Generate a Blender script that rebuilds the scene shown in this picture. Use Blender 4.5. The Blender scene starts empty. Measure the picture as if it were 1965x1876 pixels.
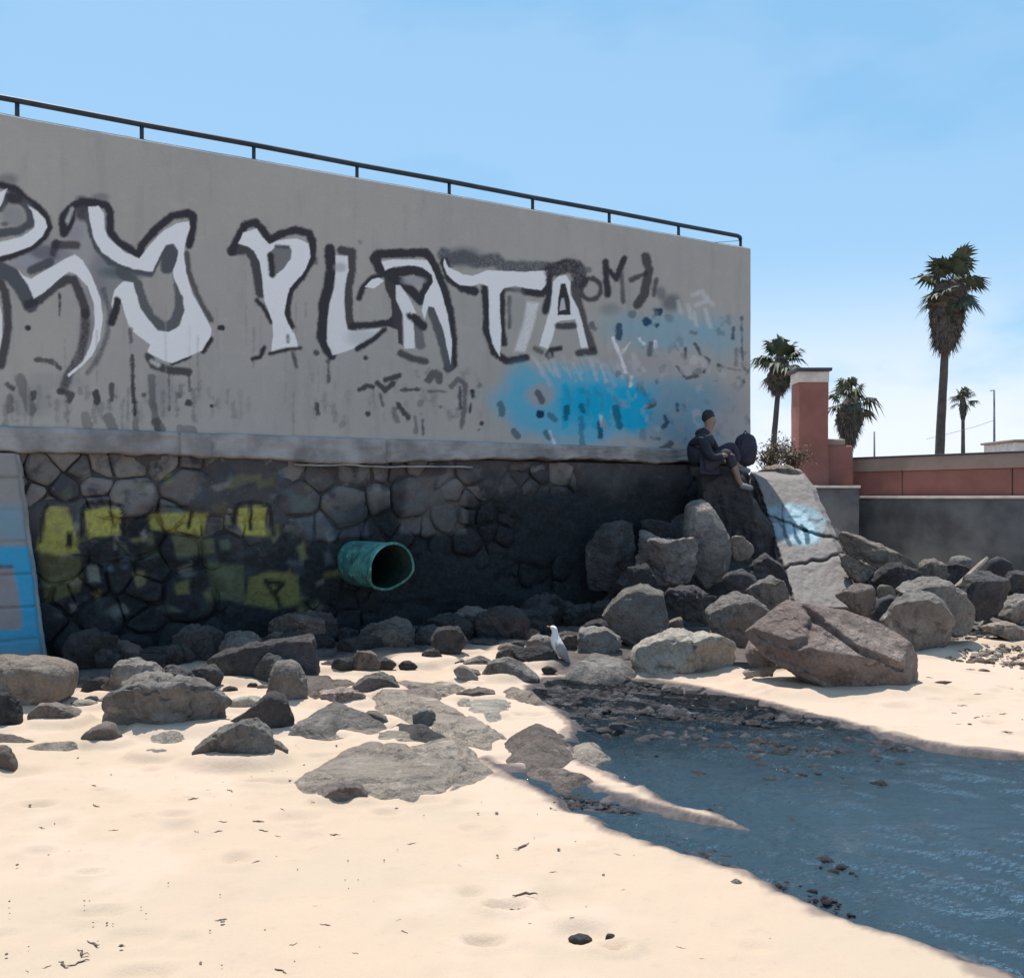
import bpy, bmesh, math, random
import numpy as np
from mathutils import Vector, Matrix

# ------------------------------------------------------------------ camera, sky, sun
S = bpy.context.scene
COL = S.collection
EYE = 1.6                       # eye height over the sand
F = 1965.0                      # focal length in pixels of a 1965 x 1876 view of the photograph
HZ = 955.0                      # row of the horizon in that view
cam_d = bpy.data.cameras.new('camera'); cam = bpy.data.objects.new('camera', cam_d); COL.objects.link(cam)
cam.location = (0, 0, EYE); cam.rotation_euler = (math.pi/2, 0, 0)
cam_d.sensor_width = 36; cam_d.lens = 36*F/1965; cam_d.shift_y = (HZ-938)/1965
cam_d.clip_end = 5000; cam_d.clip_start = 0.05
S.camera = cam

SUN_EL, SUN_DIR = math.radians(74), (-0.36, 0.93)     # horizontal direction towards the sun
w = bpy.data.worlds.new('World'); S.world = w; w.use_nodes = True
nt = w.node_tree; nt.nodes.clear()
out = nt.nodes.new('ShaderNodeOutputWorld'); bg = nt.nodes.new('ShaderNodeBackground')
sky = nt.nodes.new('ShaderNodeTexSky'); sky.sky_type = 'NISHITA'; sky.sun_disc = False
sky.sun_elevation = SUN_EL; sky.sun_rotation = math.atan2(SUN_DIR[0], SUN_DIR[1])
sky.altitude = 0; sky.air_density = 1.0; sky.dust_density = 0.6; sky.ozone_density = 1.6
bg.inputs['Strength'].default_value = 0.105
# thin bright clouds, densest low over the horizon
tc = nt.nodes.new('ShaderNodeTexCoord'); mp = nt.nodes.new('ShaderNodeMapping')
mp.inputs['Scale'].default_value = (1.0, 1.0, 2.4); mp.inputs['Location'].default_value = (1.7, 7.7, 2.9)
nz = nt.nodes.new('ShaderNodeTexNoise'); nz.inputs['Scale'].default_value = 3.2; nz.inputs['Detail'].default_value = 6
nz.inputs['Roughness'].default_value = 0.5
cr = nt.nodes.new('ShaderNodeMapRange'); cr.interpolation_type = 'SMOOTHSTEP'
cr.inputs['From Min'].default_value = 0.33; cr.inputs['From Max'].default_value = 0.52
sx = nt.nodes.new('ShaderNodeSeparateXYZ')
el = nt.nodes.new('ShaderNodeMapRange'); el.interpolation_type = 'SMOOTHSTEP'
el.inputs['From Min'].default_value = 0.24; el.inputs['From Max'].default_value = 0.05
el.inputs['To Min'].default_value = 0.10; el.inputs['To Max'].default_value = 0.9
mu = nt.nodes.new('ShaderNodeMath'); mu.operation = 'MULTIPLY'
mx = nt.nodes.new('ShaderNodeMix'); mx.data_type = 'RGBA'
mx.inputs['B'].default_value = (7.6, 8.0, 8.9, 1)
hs = nt.nodes.new('ShaderNodeMix'); hs.data_type = 'RGBA'; hs.inputs['Factor'].default_value = 0.55
hs.inputs['B'].default_value = (2.6, 5.9, 9.0, 1)
L = nt.links.new
L(tc.outputs['Generated'], mp.inputs['Vector']); L(mp.outputs[0], nz.inputs['Vector']); L(nz.outputs[0], cr.inputs['Value'])
L(tc.outputs['Generated'], sx.inputs[0]); L(sx.outputs['Z'], el.inputs['Value'])
L(cr.outputs[0], mu.inputs[0]); L(el.outputs[0], mu.inputs[1])
L(sky.outputs[0], hs.inputs['A'])
L(mu.outputs[0], mx.inputs['Factor']); L(hs.outputs['Result'], mx.inputs['A']); L(mx.outputs['Result'], bg.inputs['Color'])
L(bg.outputs[0], out.inputs['Surface'])

sl = bpy.data.lights.new('sun', 'SUN'); so = bpy.data.objects.new('sun', sl); COL.objects.link(so)
sl.energy = 5.0; sl.angle = math.radians(0.53); sl.color = (1.0, 0.95, 0.87)
sv = Vector((SUN_DIR[0]*math.cos(SUN_EL), SUN_DIR[1]*math.cos(SUN_EL), math.sin(SUN_EL))).normalized()
so.rotation_euler = sv.to_track_quat('Z', 'Y').to_euler(); so.location = (0, 0, 30)
S.view_settings.view_transform = 'Standard'; S.view_settings.look = 'None'
S.view_settings.exposure = 0.25; S.view_settings.gamma = 1.0; S.view_settings.use_curve_mapping = False
S.cycles.max_bounces = 8; S.cycles.transparent_max_bounces = 16; S.cycles.caustics_reflective = False

# ------------------------------------------------------------------ helpers
def at(px, py, d):                       # a pixel of the 1965-wide view at a depth
    return Vector(((px-982.5)/F*d, d, EYE-(py-HZ)/F*d))
def gdepth(py): return F*EYE/(py-HZ)     # depth where a pixel row meets the sand
def gpt(px, py):
    d = gdepth(py); return ((px-982.5)/F*d, d)
REG = {'L': (.3125, 0, 1202.6), 'C': (.3125, 460.6, 1177), 'R': (.2865, 972.3, 1177), 'F': (.2969, 1381.7, 870),
       'M': (.2865, 921.1, 767.6), 'D': (1, 0, 0), 'A': (.3001, 0, 307), 'B': (.2865, 409.4, 358.2), 'T': (.3125, 869.9, 409.4),
       'S': (.2727, 0, 793.1), 'P': (.2604, 460.6, 818.8)}
def reg(r, pts):
    k, ox, oy = REG[r]; return [(x*k+ox, y*k+oy) for x, y in pts]

def hash3(ix, iy, iz, seed):
    h = (ix.astype(np.int64)*374761393 + iy.astype(np.int64)*668265263 + iz.astype(np.int64)*2147483647 + seed*974634777) & 0xffffffff
    h = ((h ^ (h >> 13))*1274126177) & 0xffffffff
    h = h ^ (h >> 16)
    return (h & 0xffff)/65535.0
def vn(x, y, z=None, seed=0):            # value noise 0..1
    x = np.asarray(x, float); y = np.asarray(y, float); z = np.zeros_like(x) if z is None else np.asarray(z, float)
    ix, iy, iz = np.floor(x), np.floor(y), np.floor(z); fx, fy, fz = x-ix, y-iy, z-iz
    fx, fy, fz = [f*f*f*(f*(f*6-15)+10) for f in (fx, fy, fz)]
    r = 0
    for a in (0, 1):
        for b in (0, 1):
            for c in (0, 1):
                r = r + hash3(ix+a, iy+b, iz+c, seed)*(fx if a else 1-fx)*(fy if b else 1-fy)*(fz if c else 1-fz)
    return r
def fbm(x, y, z=None, o=4, seed=0, g=.5):
    s = 0; a = 1; t = 0
    z = np.zeros_like(np.asarray(x, float)) if z is None else z
    for i in range(o):
        s = s + a*vn(x*2**i+i*7.3, y*2**i+i*3.1, z*2**i+i*5.7, seed+i); t += a; a *= g
    return s/t - .5
def smooth(a, b, x):
    t = np.clip((x-a)/(b-a), 0, 1); return t*t*(3-2*t)
def sdf_poly(px, py, poly):              # signed distance, negative inside
    px = np.asarray(px, float); py = np.asarray(py, float)
    d = np.full(px.shape, 1e18); ins = np.zeros(px.shape, bool); n = len(poly)
    for i in range(n):
        ax, ay = poly[i]; bx, by = poly[(i+1) % n]
        ex, ey = bx-ax, by-ay; wx, wy = px-ax, py-ay
        t = np.clip((wx*ex+wy*ey)/(ex*ex+ey*ey+1e-12), 0, 1)
        d = np.minimum(d, (wx-ex*t)**2+(wy-ey*t)**2)
        if ay != by:
            c = (ay > py) != (by > py)
            ins ^= c & (px < (bx-ax)*(py-ay)/(by-ay)+ax)
    d = np.sqrt(d); return np.where(ins, -d, d)
def sdf_line(px, py, pts):
    d = np.full(px.shape, 1e18)
    if len(pts) == 1:
        return np.hypot(px-pts[0][0], py-pts[0][1])
    for (ax, ay), (bx, by) in zip(pts[:-1], pts[1:]):
        ex, ey = bx-ax, by-ay; wx, wy = px-ax, py-ay
        t = np.clip((wx*ex+wy*ey)/(ex*ex+ey*ey+1e-12), 0, 1)
        d = np.minimum(d, (wx-ex*t)**2+(wy-ey*t)**2)
    return np.sqrt(d)

def mesh_obj(name, verts, faces, mat, parent=None, smooth_sh=True, loc=None, rotz=0, colors=None, attr='col'):
    me = bpy.data.meshes.new(name)
    me.from_pydata([tuple(v) for v in verts], [], [tuple(f) for f in faces]); me.update()
    if smooth_sh: me.polygons.foreach_set('use_smooth', [True]*len(me.polygons))
    if colors is not None:
        a = me.color_attributes.new(attr, 'FLOAT_COLOR', 'POINT')
        c = np.ones((len(me.vertices), 4), np.float32); c[:, :colors.shape[1]] = colors
        a.data.foreach_set('color', c.ravel())
    o = bpy.data.objects.new(name, me); COL.objects.link(o)
    if mat: me.materials.append(mat)
    if parent: o.parent = parent
    if loc is not None: o.location = loc
    o.rotation_euler.z = rotz
    return o
def tag(o, label=None, cat=None, group=None, kind=None):
    if label: o['label'] = label
    if cat: o['category'] = cat
    if group: o['group'] = group
    if kind: o['kind'] = kind
    return o
def empty(name, loc=(0, 0, 0), rotz=0):
    o = bpy.data.objects.new(name, None); COL.objects.link(o); o.location = loc; o.rotation_euler.z = rotz; o.empty_display_size = .1
    return o
def grid_faces(nx, ny, off=0):           # ny rows of nx vertices
    i = np.arange(nx-1)[None, :] + np.arange(ny-1)[:, None]*nx + off
    return np.stack([i, i+1, i+1+nx, i+nx], -1).reshape(-1, 4)
def grid_mesh(name, X, Y, Z, mat, parent=None, colors=None, attr='col', smooth_sh=True):     # fast path for big grids
    ny, nx = X.shape
    me = bpy.data.meshes.new(name); nv = nx*ny
    fs = grid_faces(nx, ny).astype(np.int32); nf = len(fs)
    me.vertices.add(nv); me.vertices.foreach_set('co', np.stack([X, Y, Z], -1).astype(np.float32).ravel())
    me.loops.add(nf*4); me.loops.foreach_set('vertex_index', fs.ravel())
    me.polygons.add(nf); me.polygons.foreach_set('loop_start', np.arange(0, nf*4, 4, dtype=np.int32))
    me.polygons.foreach_set('loop_total', np.full(nf, 4, np.int32))
    me.update(calc_edges=True); me.validate()
    me.polygons.foreach_set('use_smooth', np.full(nf, smooth_sh))
    if colors is not None:
        a = me.color_attributes.new(attr, 'FLOAT_COLOR', 'POINT')
        c = np.ones((nv, 4), np.float32); cc = colors.reshape(nv, -1); c[:, :cc.shape[1]] = cc
        a.data.foreach_set('color', c.ravel())
    o = bpy.data.objects.new(name, me); COL.objects.link(o); me.materials.append(mat)
    if parent: o.parent = parent
    return o
def box(x0, x1, y0, y1, z0, z1, V=None, Fc=None):
    V = [] if V is None else V; Fc = [] if Fc is None else Fc; b = len(V)
    V += [(x0, y0, z0), (x1, y0, z0), (x1, y1, z0), (x0, y1, z0), (x0, y0, z1), (x1, y0, z1), (x1, y1, z1), (x0, y1, z1)]
    Fc += [(b, b+3, b+2, b+1), (b+4, b+5, b+6, b+7), (b, b+1, b+5, b+4), (b+1, b+2, b+6, b+5), (b+2, b+3, b+7, b+6), (b+3, b, b+4, b+7)]
    return V, Fc
def rough_box(name, x0, x1, y0, y1, z0, z1, mat, parent=None, step=.12, amp=.012, bev=.02, seed=1, loc=None, rotz=0):
    # a box with worn faces: cube grid pulled to a rounded, slightly uneven surface
    bm = bmesh.new(); bmesh.ops.create_cube(bm, size=1)
    for ax, (a, b) in enumerate(((x0, x1), (y0, y1), (z0, z1))):
        n = max(1, min(60, int((b-a)/step)))
        if n > 1:
            for k in range(1, n):
                co = Vector((0, 0, 0)); co[ax] = -0.5+k/n; no = Vector((0, 0, 0)); no[ax] = 1
                bmesh.ops.bisect_plane(bm, geom=bm.verts[:]+bm.edges[:]+bm.faces[:], plane_co=co, plane_no=no)
    for v in bm.verts:
        v.co = Vector((x0+(v.co.x+.5)*(x1-x0), y0+(v.co.y+.5)*(y1-y0), z0+(v.co.z+.5)*(z1-z0)))
    es = [e for e in bm.edges if len(e.link_faces) == 2 and e.calc_face_angle(0) > .5]
    if bev: bmesh.ops.bevel(bm, geom=es, offset=bev, segments=2, affect='EDGES', profile=.6)
    P = np.array([v.co[:] for v in bm.verts])
    for ax in range(3):
        P[:, ax] += amp*2*fbm(P[:, 0]*4+ax*9, P[:, 1]*4, P[:, 2]*4, 3, seed+ax)
    for v, p in zip(bm.verts, P): v.co = p
    me = bpy.data.meshes.new(name); bm.to_mesh(me); bm.free()
    me.polygons.foreach_set('use_smooth', [True]*len(me.polygons))
    o = bpy.data.objects.new(name, me); COL.objects.link(o); me.materials.append(mat)
    if parent: o.parent = parent
    if loc is not None: o.location = loc
    o.rotation_euler.z = rotz
    return o
def tube(name, pts, rad, mat, parent=None, n=10, cap=True, jit=0, seed=0):
    pts = [Vector(p) for p in pts]; V = []; Fc = []; rng = random.Random(seed)
    rad = rad if isinstance(rad, (list, tuple)) else [rad]*len(pts)
    up = Vector((0, 0, 1)); prev = None
    for i, p in enumerate(pts):
        t = (pts[min(i+1, len(pts)-1)]-pts[max(i-1, 0)]).normalized()
        a = t.cross(up if abs(t.z) < .95 else Vector((1, 0, 0))).normalized() if prev is None else (prev-t*prev.dot(t)).normalized()
        prev = a; b = t.cross(a)
        r = rad[i]; rx, rz = r if isinstance(r, tuple) else (r, r)
        for k in range(n):
            an = 2*math.pi*k/n; j = 1+jit*(rng.random()-.5)
            V.append(p+a*math.cos(an)*rx*j+b*math.sin(an)*rz*j)
    for i in range(len(pts)-1):
        for k in range(n):
            Fc.append((i*n+k, i*n+(k+1) % n, (i+1)*n+(k+1) % n, (i+1)*n+k))
    if cap:
        Fc.append(tuple(range(n-1, -1, -1))); Fc.append(tuple(range((len(pts)-1)*n, len(pts)*n)))
    return mesh_obj(name, V, Fc, mat, parent) if name else (V, Fc)

# ------------------------------------------------------------------ materials
def new_mat(name):
    m = bpy.data.materials.new(name); m.use_nodes = True; t = m.node_tree; t.nodes.clear()
    o = t.nodes.new('ShaderNodeOutputMaterial'); b = t.nodes.new('ShaderNodeBsdfPrincipled'); t.links.new(b.outputs[0], o.inputs['Surface'])
    return m, t, b
def N(t, kind, **kw):
    n = t.nodes.new('ShaderNode'+kind)
    for k, v in kw.items():
        if k in n.inputs: n.inputs[k].default_value = v
        else: setattr(n, k, v)
    return n
def coords(t, space='Object'):
    return t.nodes.new('ShaderNodeTexCoord').outputs[space]
def noise(t, co, scale, detail=5, rough=.55, dist=0):
    n = N(t, 'TexNoise', Scale=scale, Detail=detail, Roughness=rough, Distortion=dist); t.links.new(co, n.inputs['Vector']); return n.outputs[0]
def rng_(t, v, a, b, c=0., d=1.):
    n = t.nodes.new('ShaderNodeMapRange'); n.interpolation_type = 'SMOOTHSTEP'
    for k, x in zip(('From Min', 'From Max', 'To Min', 'To Max'), (a, b, c, d)): n.inputs[k].default_value = x
    t.links.new(v, n.inputs['Value']); return n.outputs[0]
def mixc(t, f, a, b, mode='MIX'):
    n = t.nodes.new('ShaderNodeMix'); n.data_type = 'RGBA'; n.blend_type = mode
    for k, x in (('Factor', f), ('A', a), ('B', b)):
        i = n.inputs[k] if k == 'Factor' else [s for s in n.inputs if s.name == k and s.type == 'RGBA'][0]
        if hasattr(x, 'is_linked') or hasattr(x, 'links'): t.links.new(x, i)
        else: i.default_value = x if k == 'Factor' else (*x, 1)
    return [s for s in n.outputs if s.type == 'RGBA'][0]
def math_(t, op, a, b=0.):
    n = t.nodes.new('ShaderNodeMath'); n.operation = op
    for i, x in enumerate((a, b)):
        if hasattr(x, 'links'): t.links.new(x, n.inputs[i])
        else: n.inputs[i].default_value = x
    return n.outputs[0]
def bump(t, b, h, strength, dist):
    n = N(t, 'Bump', Strength=strength, Distance=dist); t.links.new(h, n.inputs['Height']); t.links.new(n.outputs[0], b.inputs['Normal'])
def vcol(t, name='col'):
    n = t.nodes.new('ShaderNodeVertexColor'); n.layer_name = name; return n.outputs[0]

def rock_mat(name, c1, c2, c3, sc=1.0, bstr=.5, rough=.9):
    m, t, b = new_mat(name); co = coords(t)
    oi = t.nodes.new('ShaderNodeObjectInfo')
    ad = t.nodes.new('ShaderNodeVectorMath'); ad.operation = 'ADD'; t.links.new(co, ad.inputs[0])
    mm = t.nodes.new('ShaderNodeVectorMath'); mm.operation = 'SCALE'; mm.inputs['Scale'].default_value = 31
    cx = t.nodes.new('ShaderNodeCombineXYZ')
    for i in range(3): t.links.new(oi.outputs['Random'], cx.inputs[i])
    t.links.new(cx.outputs[0], mm.inputs[0]); t.links.new(mm.outputs[0], ad.inputs[1]); co = ad.outputs[0]
    n1 = noise(t, co, 2.6*sc, 8, .62, .4); n2 = noise(t, co, 7*sc, 9, .68, .3); n3 = noise(t, co, 38*sc, 6, .7)
    col = mixc(t, rng_(t, n1, .35, .65), c1, c2)
    col = mixc(t, rng_(t, n2, .5, .72), col, c3)
    lich = noise(t, co, 4.3*sc, 8, .7, .6); col = mixc(t, rng_(t, lich, .56, .70, 0, .75), col, tuple(min(1, x*1.75) for x in c2))
    sp = rng_(t, n3, .30, .70, .82, 1.14)
    cc = t.nodes.new('ShaderNodeCombineColor')
    for i in range(3): t.links.new(sp, cc.inputs[i])
    col = mixc(t, 1.0, col, cc.outputs[0], 'MULTIPLY')
    hv = rng_(t, oi.outputs['Random'], 0, 1, .80, 1.20)
    c2_ = t.nodes.new('ShaderNodeCombineColor')
    for i in range(3): t.links.new(hv, c2_.inputs[i])
    col = mixc(t, 1.0, col, c2_.outputs[0], 'MULTIPLY')
    t.links.new(col, b.inputs['Base Color']); b.inputs['Roughness'].default_value = rough
    b.inputs['Specular IOR Level'].default_value = .25
    vo = N(t, 'TexVoronoi', Scale=11*sc); t.links.new(co, vo.inputs['Vector']); pit = rng_(t, vo.outputs['Distance'], .0, .30, 0, 1)
    pk = rng_(t, noise(t, co, 3.4*sc, 4), .50, .62)         # pitted only in patches
    h = math_(t, 'ADD', math_(t, 'ADD', math_(t, 'MULTIPLY', n2, 1.3), math_(t, 'MULTIPLY', n3, .30)), math_(t, 'MULTIPLY', math_(t, 'MULTIPLY', pit, pk), .35))
    bump(t, b, h, min(1, bstr*1.8), .085)
    return m
ROCK = {
    'grey': rock_mat('rock_grey', (.165, .147, .135), (.25, .226, .206), (.085, .077, .073)),
    'brown': rock_mat('rock_brown', (.16, .128, .112), (.235, .192, .17), (.09, .072, .066)),
    'pink': rock_mat('rock_reddish', (.265, .20, .175), (.345, .275, .242), (.155, .118, .106)),
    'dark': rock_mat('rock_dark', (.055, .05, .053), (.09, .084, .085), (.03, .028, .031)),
    'pale': rock_mat('rock_pale', (.30, .265, .23), (.40, .355, .30), (.18, .16, .14)),
    'sandy': rock_mat('rock_sandy', (.23, .19, .16), (.31, .26, .215), (.14, .115, .10)),
    'wet': rock_mat('rock_wet', (.05, .046, .05), (.085, .08, .085), (.03, .03, .034), rough=.45),
}
def plain(name, c, rough=.8, metal=0, bsc=0, bst=.3, var=.25, sc=6):
    m, t, b = new_mat(name); co = coords(t); n = noise(t, co, sc, 5)
    col = mixc(t, rng_(t, n, .3, .7), tuple(x*(1-var) for x in c), tuple(x*(1+var) for x in c))
    t.links.new(col, b.inputs['Base Color']); b.inputs['Roughness'].default_value = rough; b.inputs['Metallic'].default_value = metal
    if bsc: bump(t, b, noise(t, co, bsc, 5), bst, .02)
    return m
# ------------------------------------------------------------------ sand, stream bed, water
STREAM = [gpt(*p) for p in [(1000, 1335), (1030, 1308), (1045, 1300), (1150, 1298), (1250, 1303), (1400, 1330), (1560, 1368), (1700, 1408), (1850, 1437), (1965, 1447),
          (2300, 1490), (3300, 1560), (3300, 2000), (2300, 2060), (1985, 1890), (1930, 1868), (1880, 1850), (1800, 1822), (1640, 1775), (1560, 1740), (1500, 1712), (1440, 1668),
          (1452, 1600), (1440, 1590), (1370, 1555), (1300, 1540), (1220, 1500), (1150, 1470), (1100, 1450), (1085, 1425), (1112, 1392), (1050, 1350)]]
CHANNEL = [gpt(*p) for p in [(930, 1462), (975, 1474), (1040, 1480), (1090, 1490), (1160, 1520), (1260, 1545), (1400, 1575), (1490, 1600), (1560, 1640), (1650, 1778), (1640, 1775), (1560, 1740),
           (1500, 1712), (1430, 1670), (1330, 1645), (1250, 1615), (1190, 1590), (1150, 1560), (1090, 1545), (1060, 1520), (1000, 1492)]]
def lines(a, b, step, far, k=1.35):
    mid = list(np.arange(a, b, step)); lo, hi = [], []; d = step
    x = a
    while x > -far: d *= k; x -= d; lo.append(x)
    x = mid[-1]; d = step
    while x < far: d *= k; x += d; hi.append(x)
    return np.array(lo[::-1]+mid+hi)
gx, gy = lines(-5.2, 7.6, .025, 900, 1.12), lines(2.6, 12.4, .023, 900, 1.12)
GX, GY = np.meshgrid(gx, gy)
near = (np.abs(GX) < 16) & (GY > 0) & (GY < 24)
SD = np.full(GX.shape, 9.0); SC = np.full(GX.shape, 9.0)
SD[near] = sdf_poly(GX[near], GY[near], STREAM); SC[near] = sdf_poly(GX[near], GY[near], CHANNEL)
jit = .11*fbm(GX*3.1, GY*3.1, None, 5, 21, .6)*2+.07*fbm(GX*13, GY*13, None, 2, 23)
SDJ = np.minimum(SD, SC) + jit*.55
def sand_height(X, Y):
    return .055*fbm(X*.55, Y*.55, None, 3, 3) + .022*fbm(X*2.3, Y*2.3, None, 3, 9) + .007*fbm(X*9, Y*9, None, 3, 15)
GZ = sand_height(GX, GY)
rnd = random.Random(4)
for _ in range(300):                     # soft scuffs and footprints
    fx, fy, r, dp = rnd.uniform(-4, 5), rnd.uniform(3.2, 9), rnd.uniform(.03, .11), rnd.uniform(.008, .034)
    q = ((GX-fx)/r)**2+((GY-fy)/(r*rnd.uniform(.45, 1.1)))**2
    GZ += np.where(q < 9, -dp*np.exp(-q*q)+.45*dp*np.exp(-(np.sqrt(np.minimum(q, 40))-1.7)**2*2), 0)
WATER = -.024
GZ = np.where(near, np.maximum(GZ, -.030), GZ*.5); GZ = np.where(SDJ < .9, GZ+(np.maximum(GZ, -.006)-GZ)*smooth(.9, .3, SDJ), GZ)
up = smooth(6.6, 8.4, GY)                # the upper reach is shallower
bed = -(.095*(1-up)+.056*up) + .030*fbm(GX*5, GY*5, None, 4, 33)
inw = smooth(.03, -.16, SDJ)
GZ = GZ*(1-inw)+bed*inw
lip = np.exp(-((SDJ-.07)/.05)**2)*(.5+vn(GX*4, GY*4, None, 77))
GZ += .004*lip
wet = smooth(.085, .045, SDJ+.10*fbm(GX*2, GY*2, None, 3, 51)+.06*fbm(GX*9, GY*9, None, 2, 53))
mud_dark = smooth(.042, .012, SDJ)
stain = smooth(.12, .28, fbm(GX*1.1, GY*1.1, None, 4, 61)+.25*(fbm(GX*6, GY*6, None, 3, 63))+.30*smooth(5.0, 7.4, GY))
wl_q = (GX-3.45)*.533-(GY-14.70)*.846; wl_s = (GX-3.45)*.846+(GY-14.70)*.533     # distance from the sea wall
dark_gnd = smooth(1.75, .9, wl_q+1.3*fbm(GX*1.7, GY*1.7, None, 5, 88))*smooth(-.4, .2, wl_q)*smooth(1.5, -1.0, wl_s)  # darker ground colour near the wall foot, noisy edge
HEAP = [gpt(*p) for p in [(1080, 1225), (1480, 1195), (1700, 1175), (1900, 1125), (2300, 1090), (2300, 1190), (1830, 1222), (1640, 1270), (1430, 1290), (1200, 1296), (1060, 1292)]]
hp = np.full(GX.shape, 9.0); hp[near] = sdf_poly(GX[near], GY[near], HEAP); dark_gnd = np.maximum(dark_gnd, smooth(.15, -.15, hp+.5*fbm(GX*2, GY*2, None, 4, 89)))  # same dark tone on the ground among the heap rocks
mud_dark = np.maximum(mud_dark, dark_gnd*.93)  # stream mud and the dark ground share one channel
colr = np.stack([wet, mud_dark, stain], -1)
m, t, b = new_mat('sand'); co = coords(t)
sp = t.nodes.new('ShaderNodeSeparateColor'); t.links.new(vcol(t), sp.inputs[0])
n1 = noise(t, co, .9, 5); n2 = noise(t, co, 14, 6, .6); n3 = noise(t, co, 160, 3, .7); n4 = noise(t, co, 3.2, 6, .6)
c = mixc(t, rng_(t, n1, .3, .7), (.49, .368, .278), (.46, .362, .272))
c = mixc(t, math_(t, 'MULTIPLY', sp.outputs[2], .40), c, (.56, .43, .35))
c = mixc(t, rng_(t, n4, .52, .75, 0, .30), c, (.38, .285, .22))
c = mixc(t, rng_(t, n2, .58, .78, 0, .35), c, (.34, .255, .195))
c = mixc(t, rng_(t, n3, .60, .74, 0, .45), c, (.34, .26, .20))
c = mixc(t, math_(t, 'MULTIPLY', sp.outputs[0], .85), c, (.20, .15, .125))
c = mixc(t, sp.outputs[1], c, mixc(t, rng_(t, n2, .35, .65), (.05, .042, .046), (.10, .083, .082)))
t.links.new(c, b.inputs['Base Color']); b.inputs['Specular IOR Level'].default_value = .2
ro = t.nodes.new('ShaderNodeMapRange'); t.links.new(sp.outputs[0], ro.inputs[0]); ro.inputs[3].default_value = .95; ro.inputs[4].default_value = .6
t.links.new(ro.outputs[0], b.inputs['Roughness'])
bump(t, b, math_(t, 'ADD', math_(t, 'MULTIPLY', n2, .6), math_(t, 'MULTIPLY', n3, .35)), .55, .02)
SAND = m
o = grid_mesh('sand', GX, GY, GZ, SAND, colors=colr); tag(o, kind='structure')

# water: a sheet of its own with ripples, reflecting the sky and the wall
wx, wy = np.arange(-.4, 9.6, .026), np.arange(2.0, 9.9, .022)
WX, WY = np.meshgrid(wx, wy)
flow = np.stack([.80*WX-.60*WY, .60*WX+.80*WY])
amp = .70+.40*smooth(.3, .7, vn(WX*.9, WY*.9, None, 5))
riff = smooth(5.0, 7.4, WY)*(.55+.9*smooth(.35, .65, vn(WX*1.7, WY*1.7, None, 83)))      # riffles over the shallow stones
WZ = WATER + .055*riff*fbm(flow[0]*3.4, flow[1]*7.5, None, 3, 84, .6) + amp*(.085*fbm(flow[0]*2.0, flow[1]*5.6, None, 3, 71) + .008*fbm(flow[0]*9, flow[1]*20, None, 2, 74))
wsd = np.minimum(sdf_poly(WX, WY, STREAM), sdf_poly(WX, WY, CHANNEL)); WZ = WZ-.12*smooth(.10, .22, wsd)      # the sheet dives under the banks
m, t, b = new_mat('stream_water'); t.nodes.remove(b)
o_ = [n for n in t.nodes if n.type == 'OUTPUT_MATERIAL'][0]; co = coords(t); dp = t.nodes.new('ShaderNodeSeparateColor'); t.links.new(vcol(t, 'depth'), dp.inputs[0])
mpn = N(t, 'Mapping'); mpn.inputs['Scale'].default_value = (1, 2.2, 1); mpn.inputs['Rotation'].default_value = (0, 0, math.radians(-35)); t.links.new(co, mpn.inputs[0])
h = math_(t, 'ADD', noise(t, mpn.outputs[0], 4.5, 5, .62), math_(t, 'MULTIPLY', noise(t, mpn.outputs[0], 17, 3, .6), .40))
bp = N(t, 'Bump', Strength=1.0, Distance=.11); t.links.new(h, bp.inputs['Height'])
fr = N(t, 'Fresnel', IOR=1.45); t.links.new(bp.outputs[0], fr.inputs['Normal'])
tr = N(t, 'BsdfTransparent', Color=(.50, .55, .58, 1)); gl = N(t, 'BsdfGlossy', Roughness=.035); t.links.new(bp.outputs[0], gl.inputs['Normal'])
df = N(t, 'BsdfDiffuse', Color=(.055, .105, .145, 1)); m1 = N(t, 'MixShader'); t.links.new(math_(t, 'MULTIPLY', dp.outputs[0], .46), m1.inputs[0]); m2 = N(t, 'MixShader')  # diffuse blue: murk plus sky reflection put into the colour
fo = N(t, 'BsdfDiffuse', Color=(.50, .53, .55, 1)); m3 = N(t, 'MixShader'); t.links.new(math_(t, 'MULTIPLY', dp.outputs[1], .22), m3.inputs[0])
t.links.new(tr.outputs[0], m1.inputs[1]); t.links.new(df.outputs[0], m1.inputs[2])
t.links.new(fr.outputs[0], m2.inputs[0]); t.links.new(m1.outputs[0], m2.inputs[1]); t.links.new(gl.outputs[0], m2.inputs[2]); t.links.new(m2.outputs[0], m3.inputs[1]); t.links.new(fo.outputs[0], m3.inputs[2]); t.links.new(m3.outputs[0], o_.inputs['Surface'])
foam = np.zeros(WX.shape)
for ln, wd_ in (([(1640, 1778), (1720, 1800), (1800, 1822), (1880, 1848), (1925, 1866)], .03),):
    dl = sdf_line(WX, WY, [gpt(*p) for p in ln])+.09*fbm(WX*4, WY*4, None, 3, 79); foam = np.maximum(foam, smooth(wd_*1.6, 0, np.abs(dl))*smooth(.40, .75, vn(WX*16, WY*16, None, 80))*.9)
sky_murk = smooth(8.2, 5.2, WY+.35*WX*0+.8*fbm(WX*1.2, WY*1.2, None, 3, 78))  # blue body tone grows downstream, partly as painted sky reflection
o = grid_mesh('water', WX, WY, WZ, m, colors=np.stack([sky_murk, foam, sky_murk], -1), attr='depth'); tag(o, kind='structure')

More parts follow.
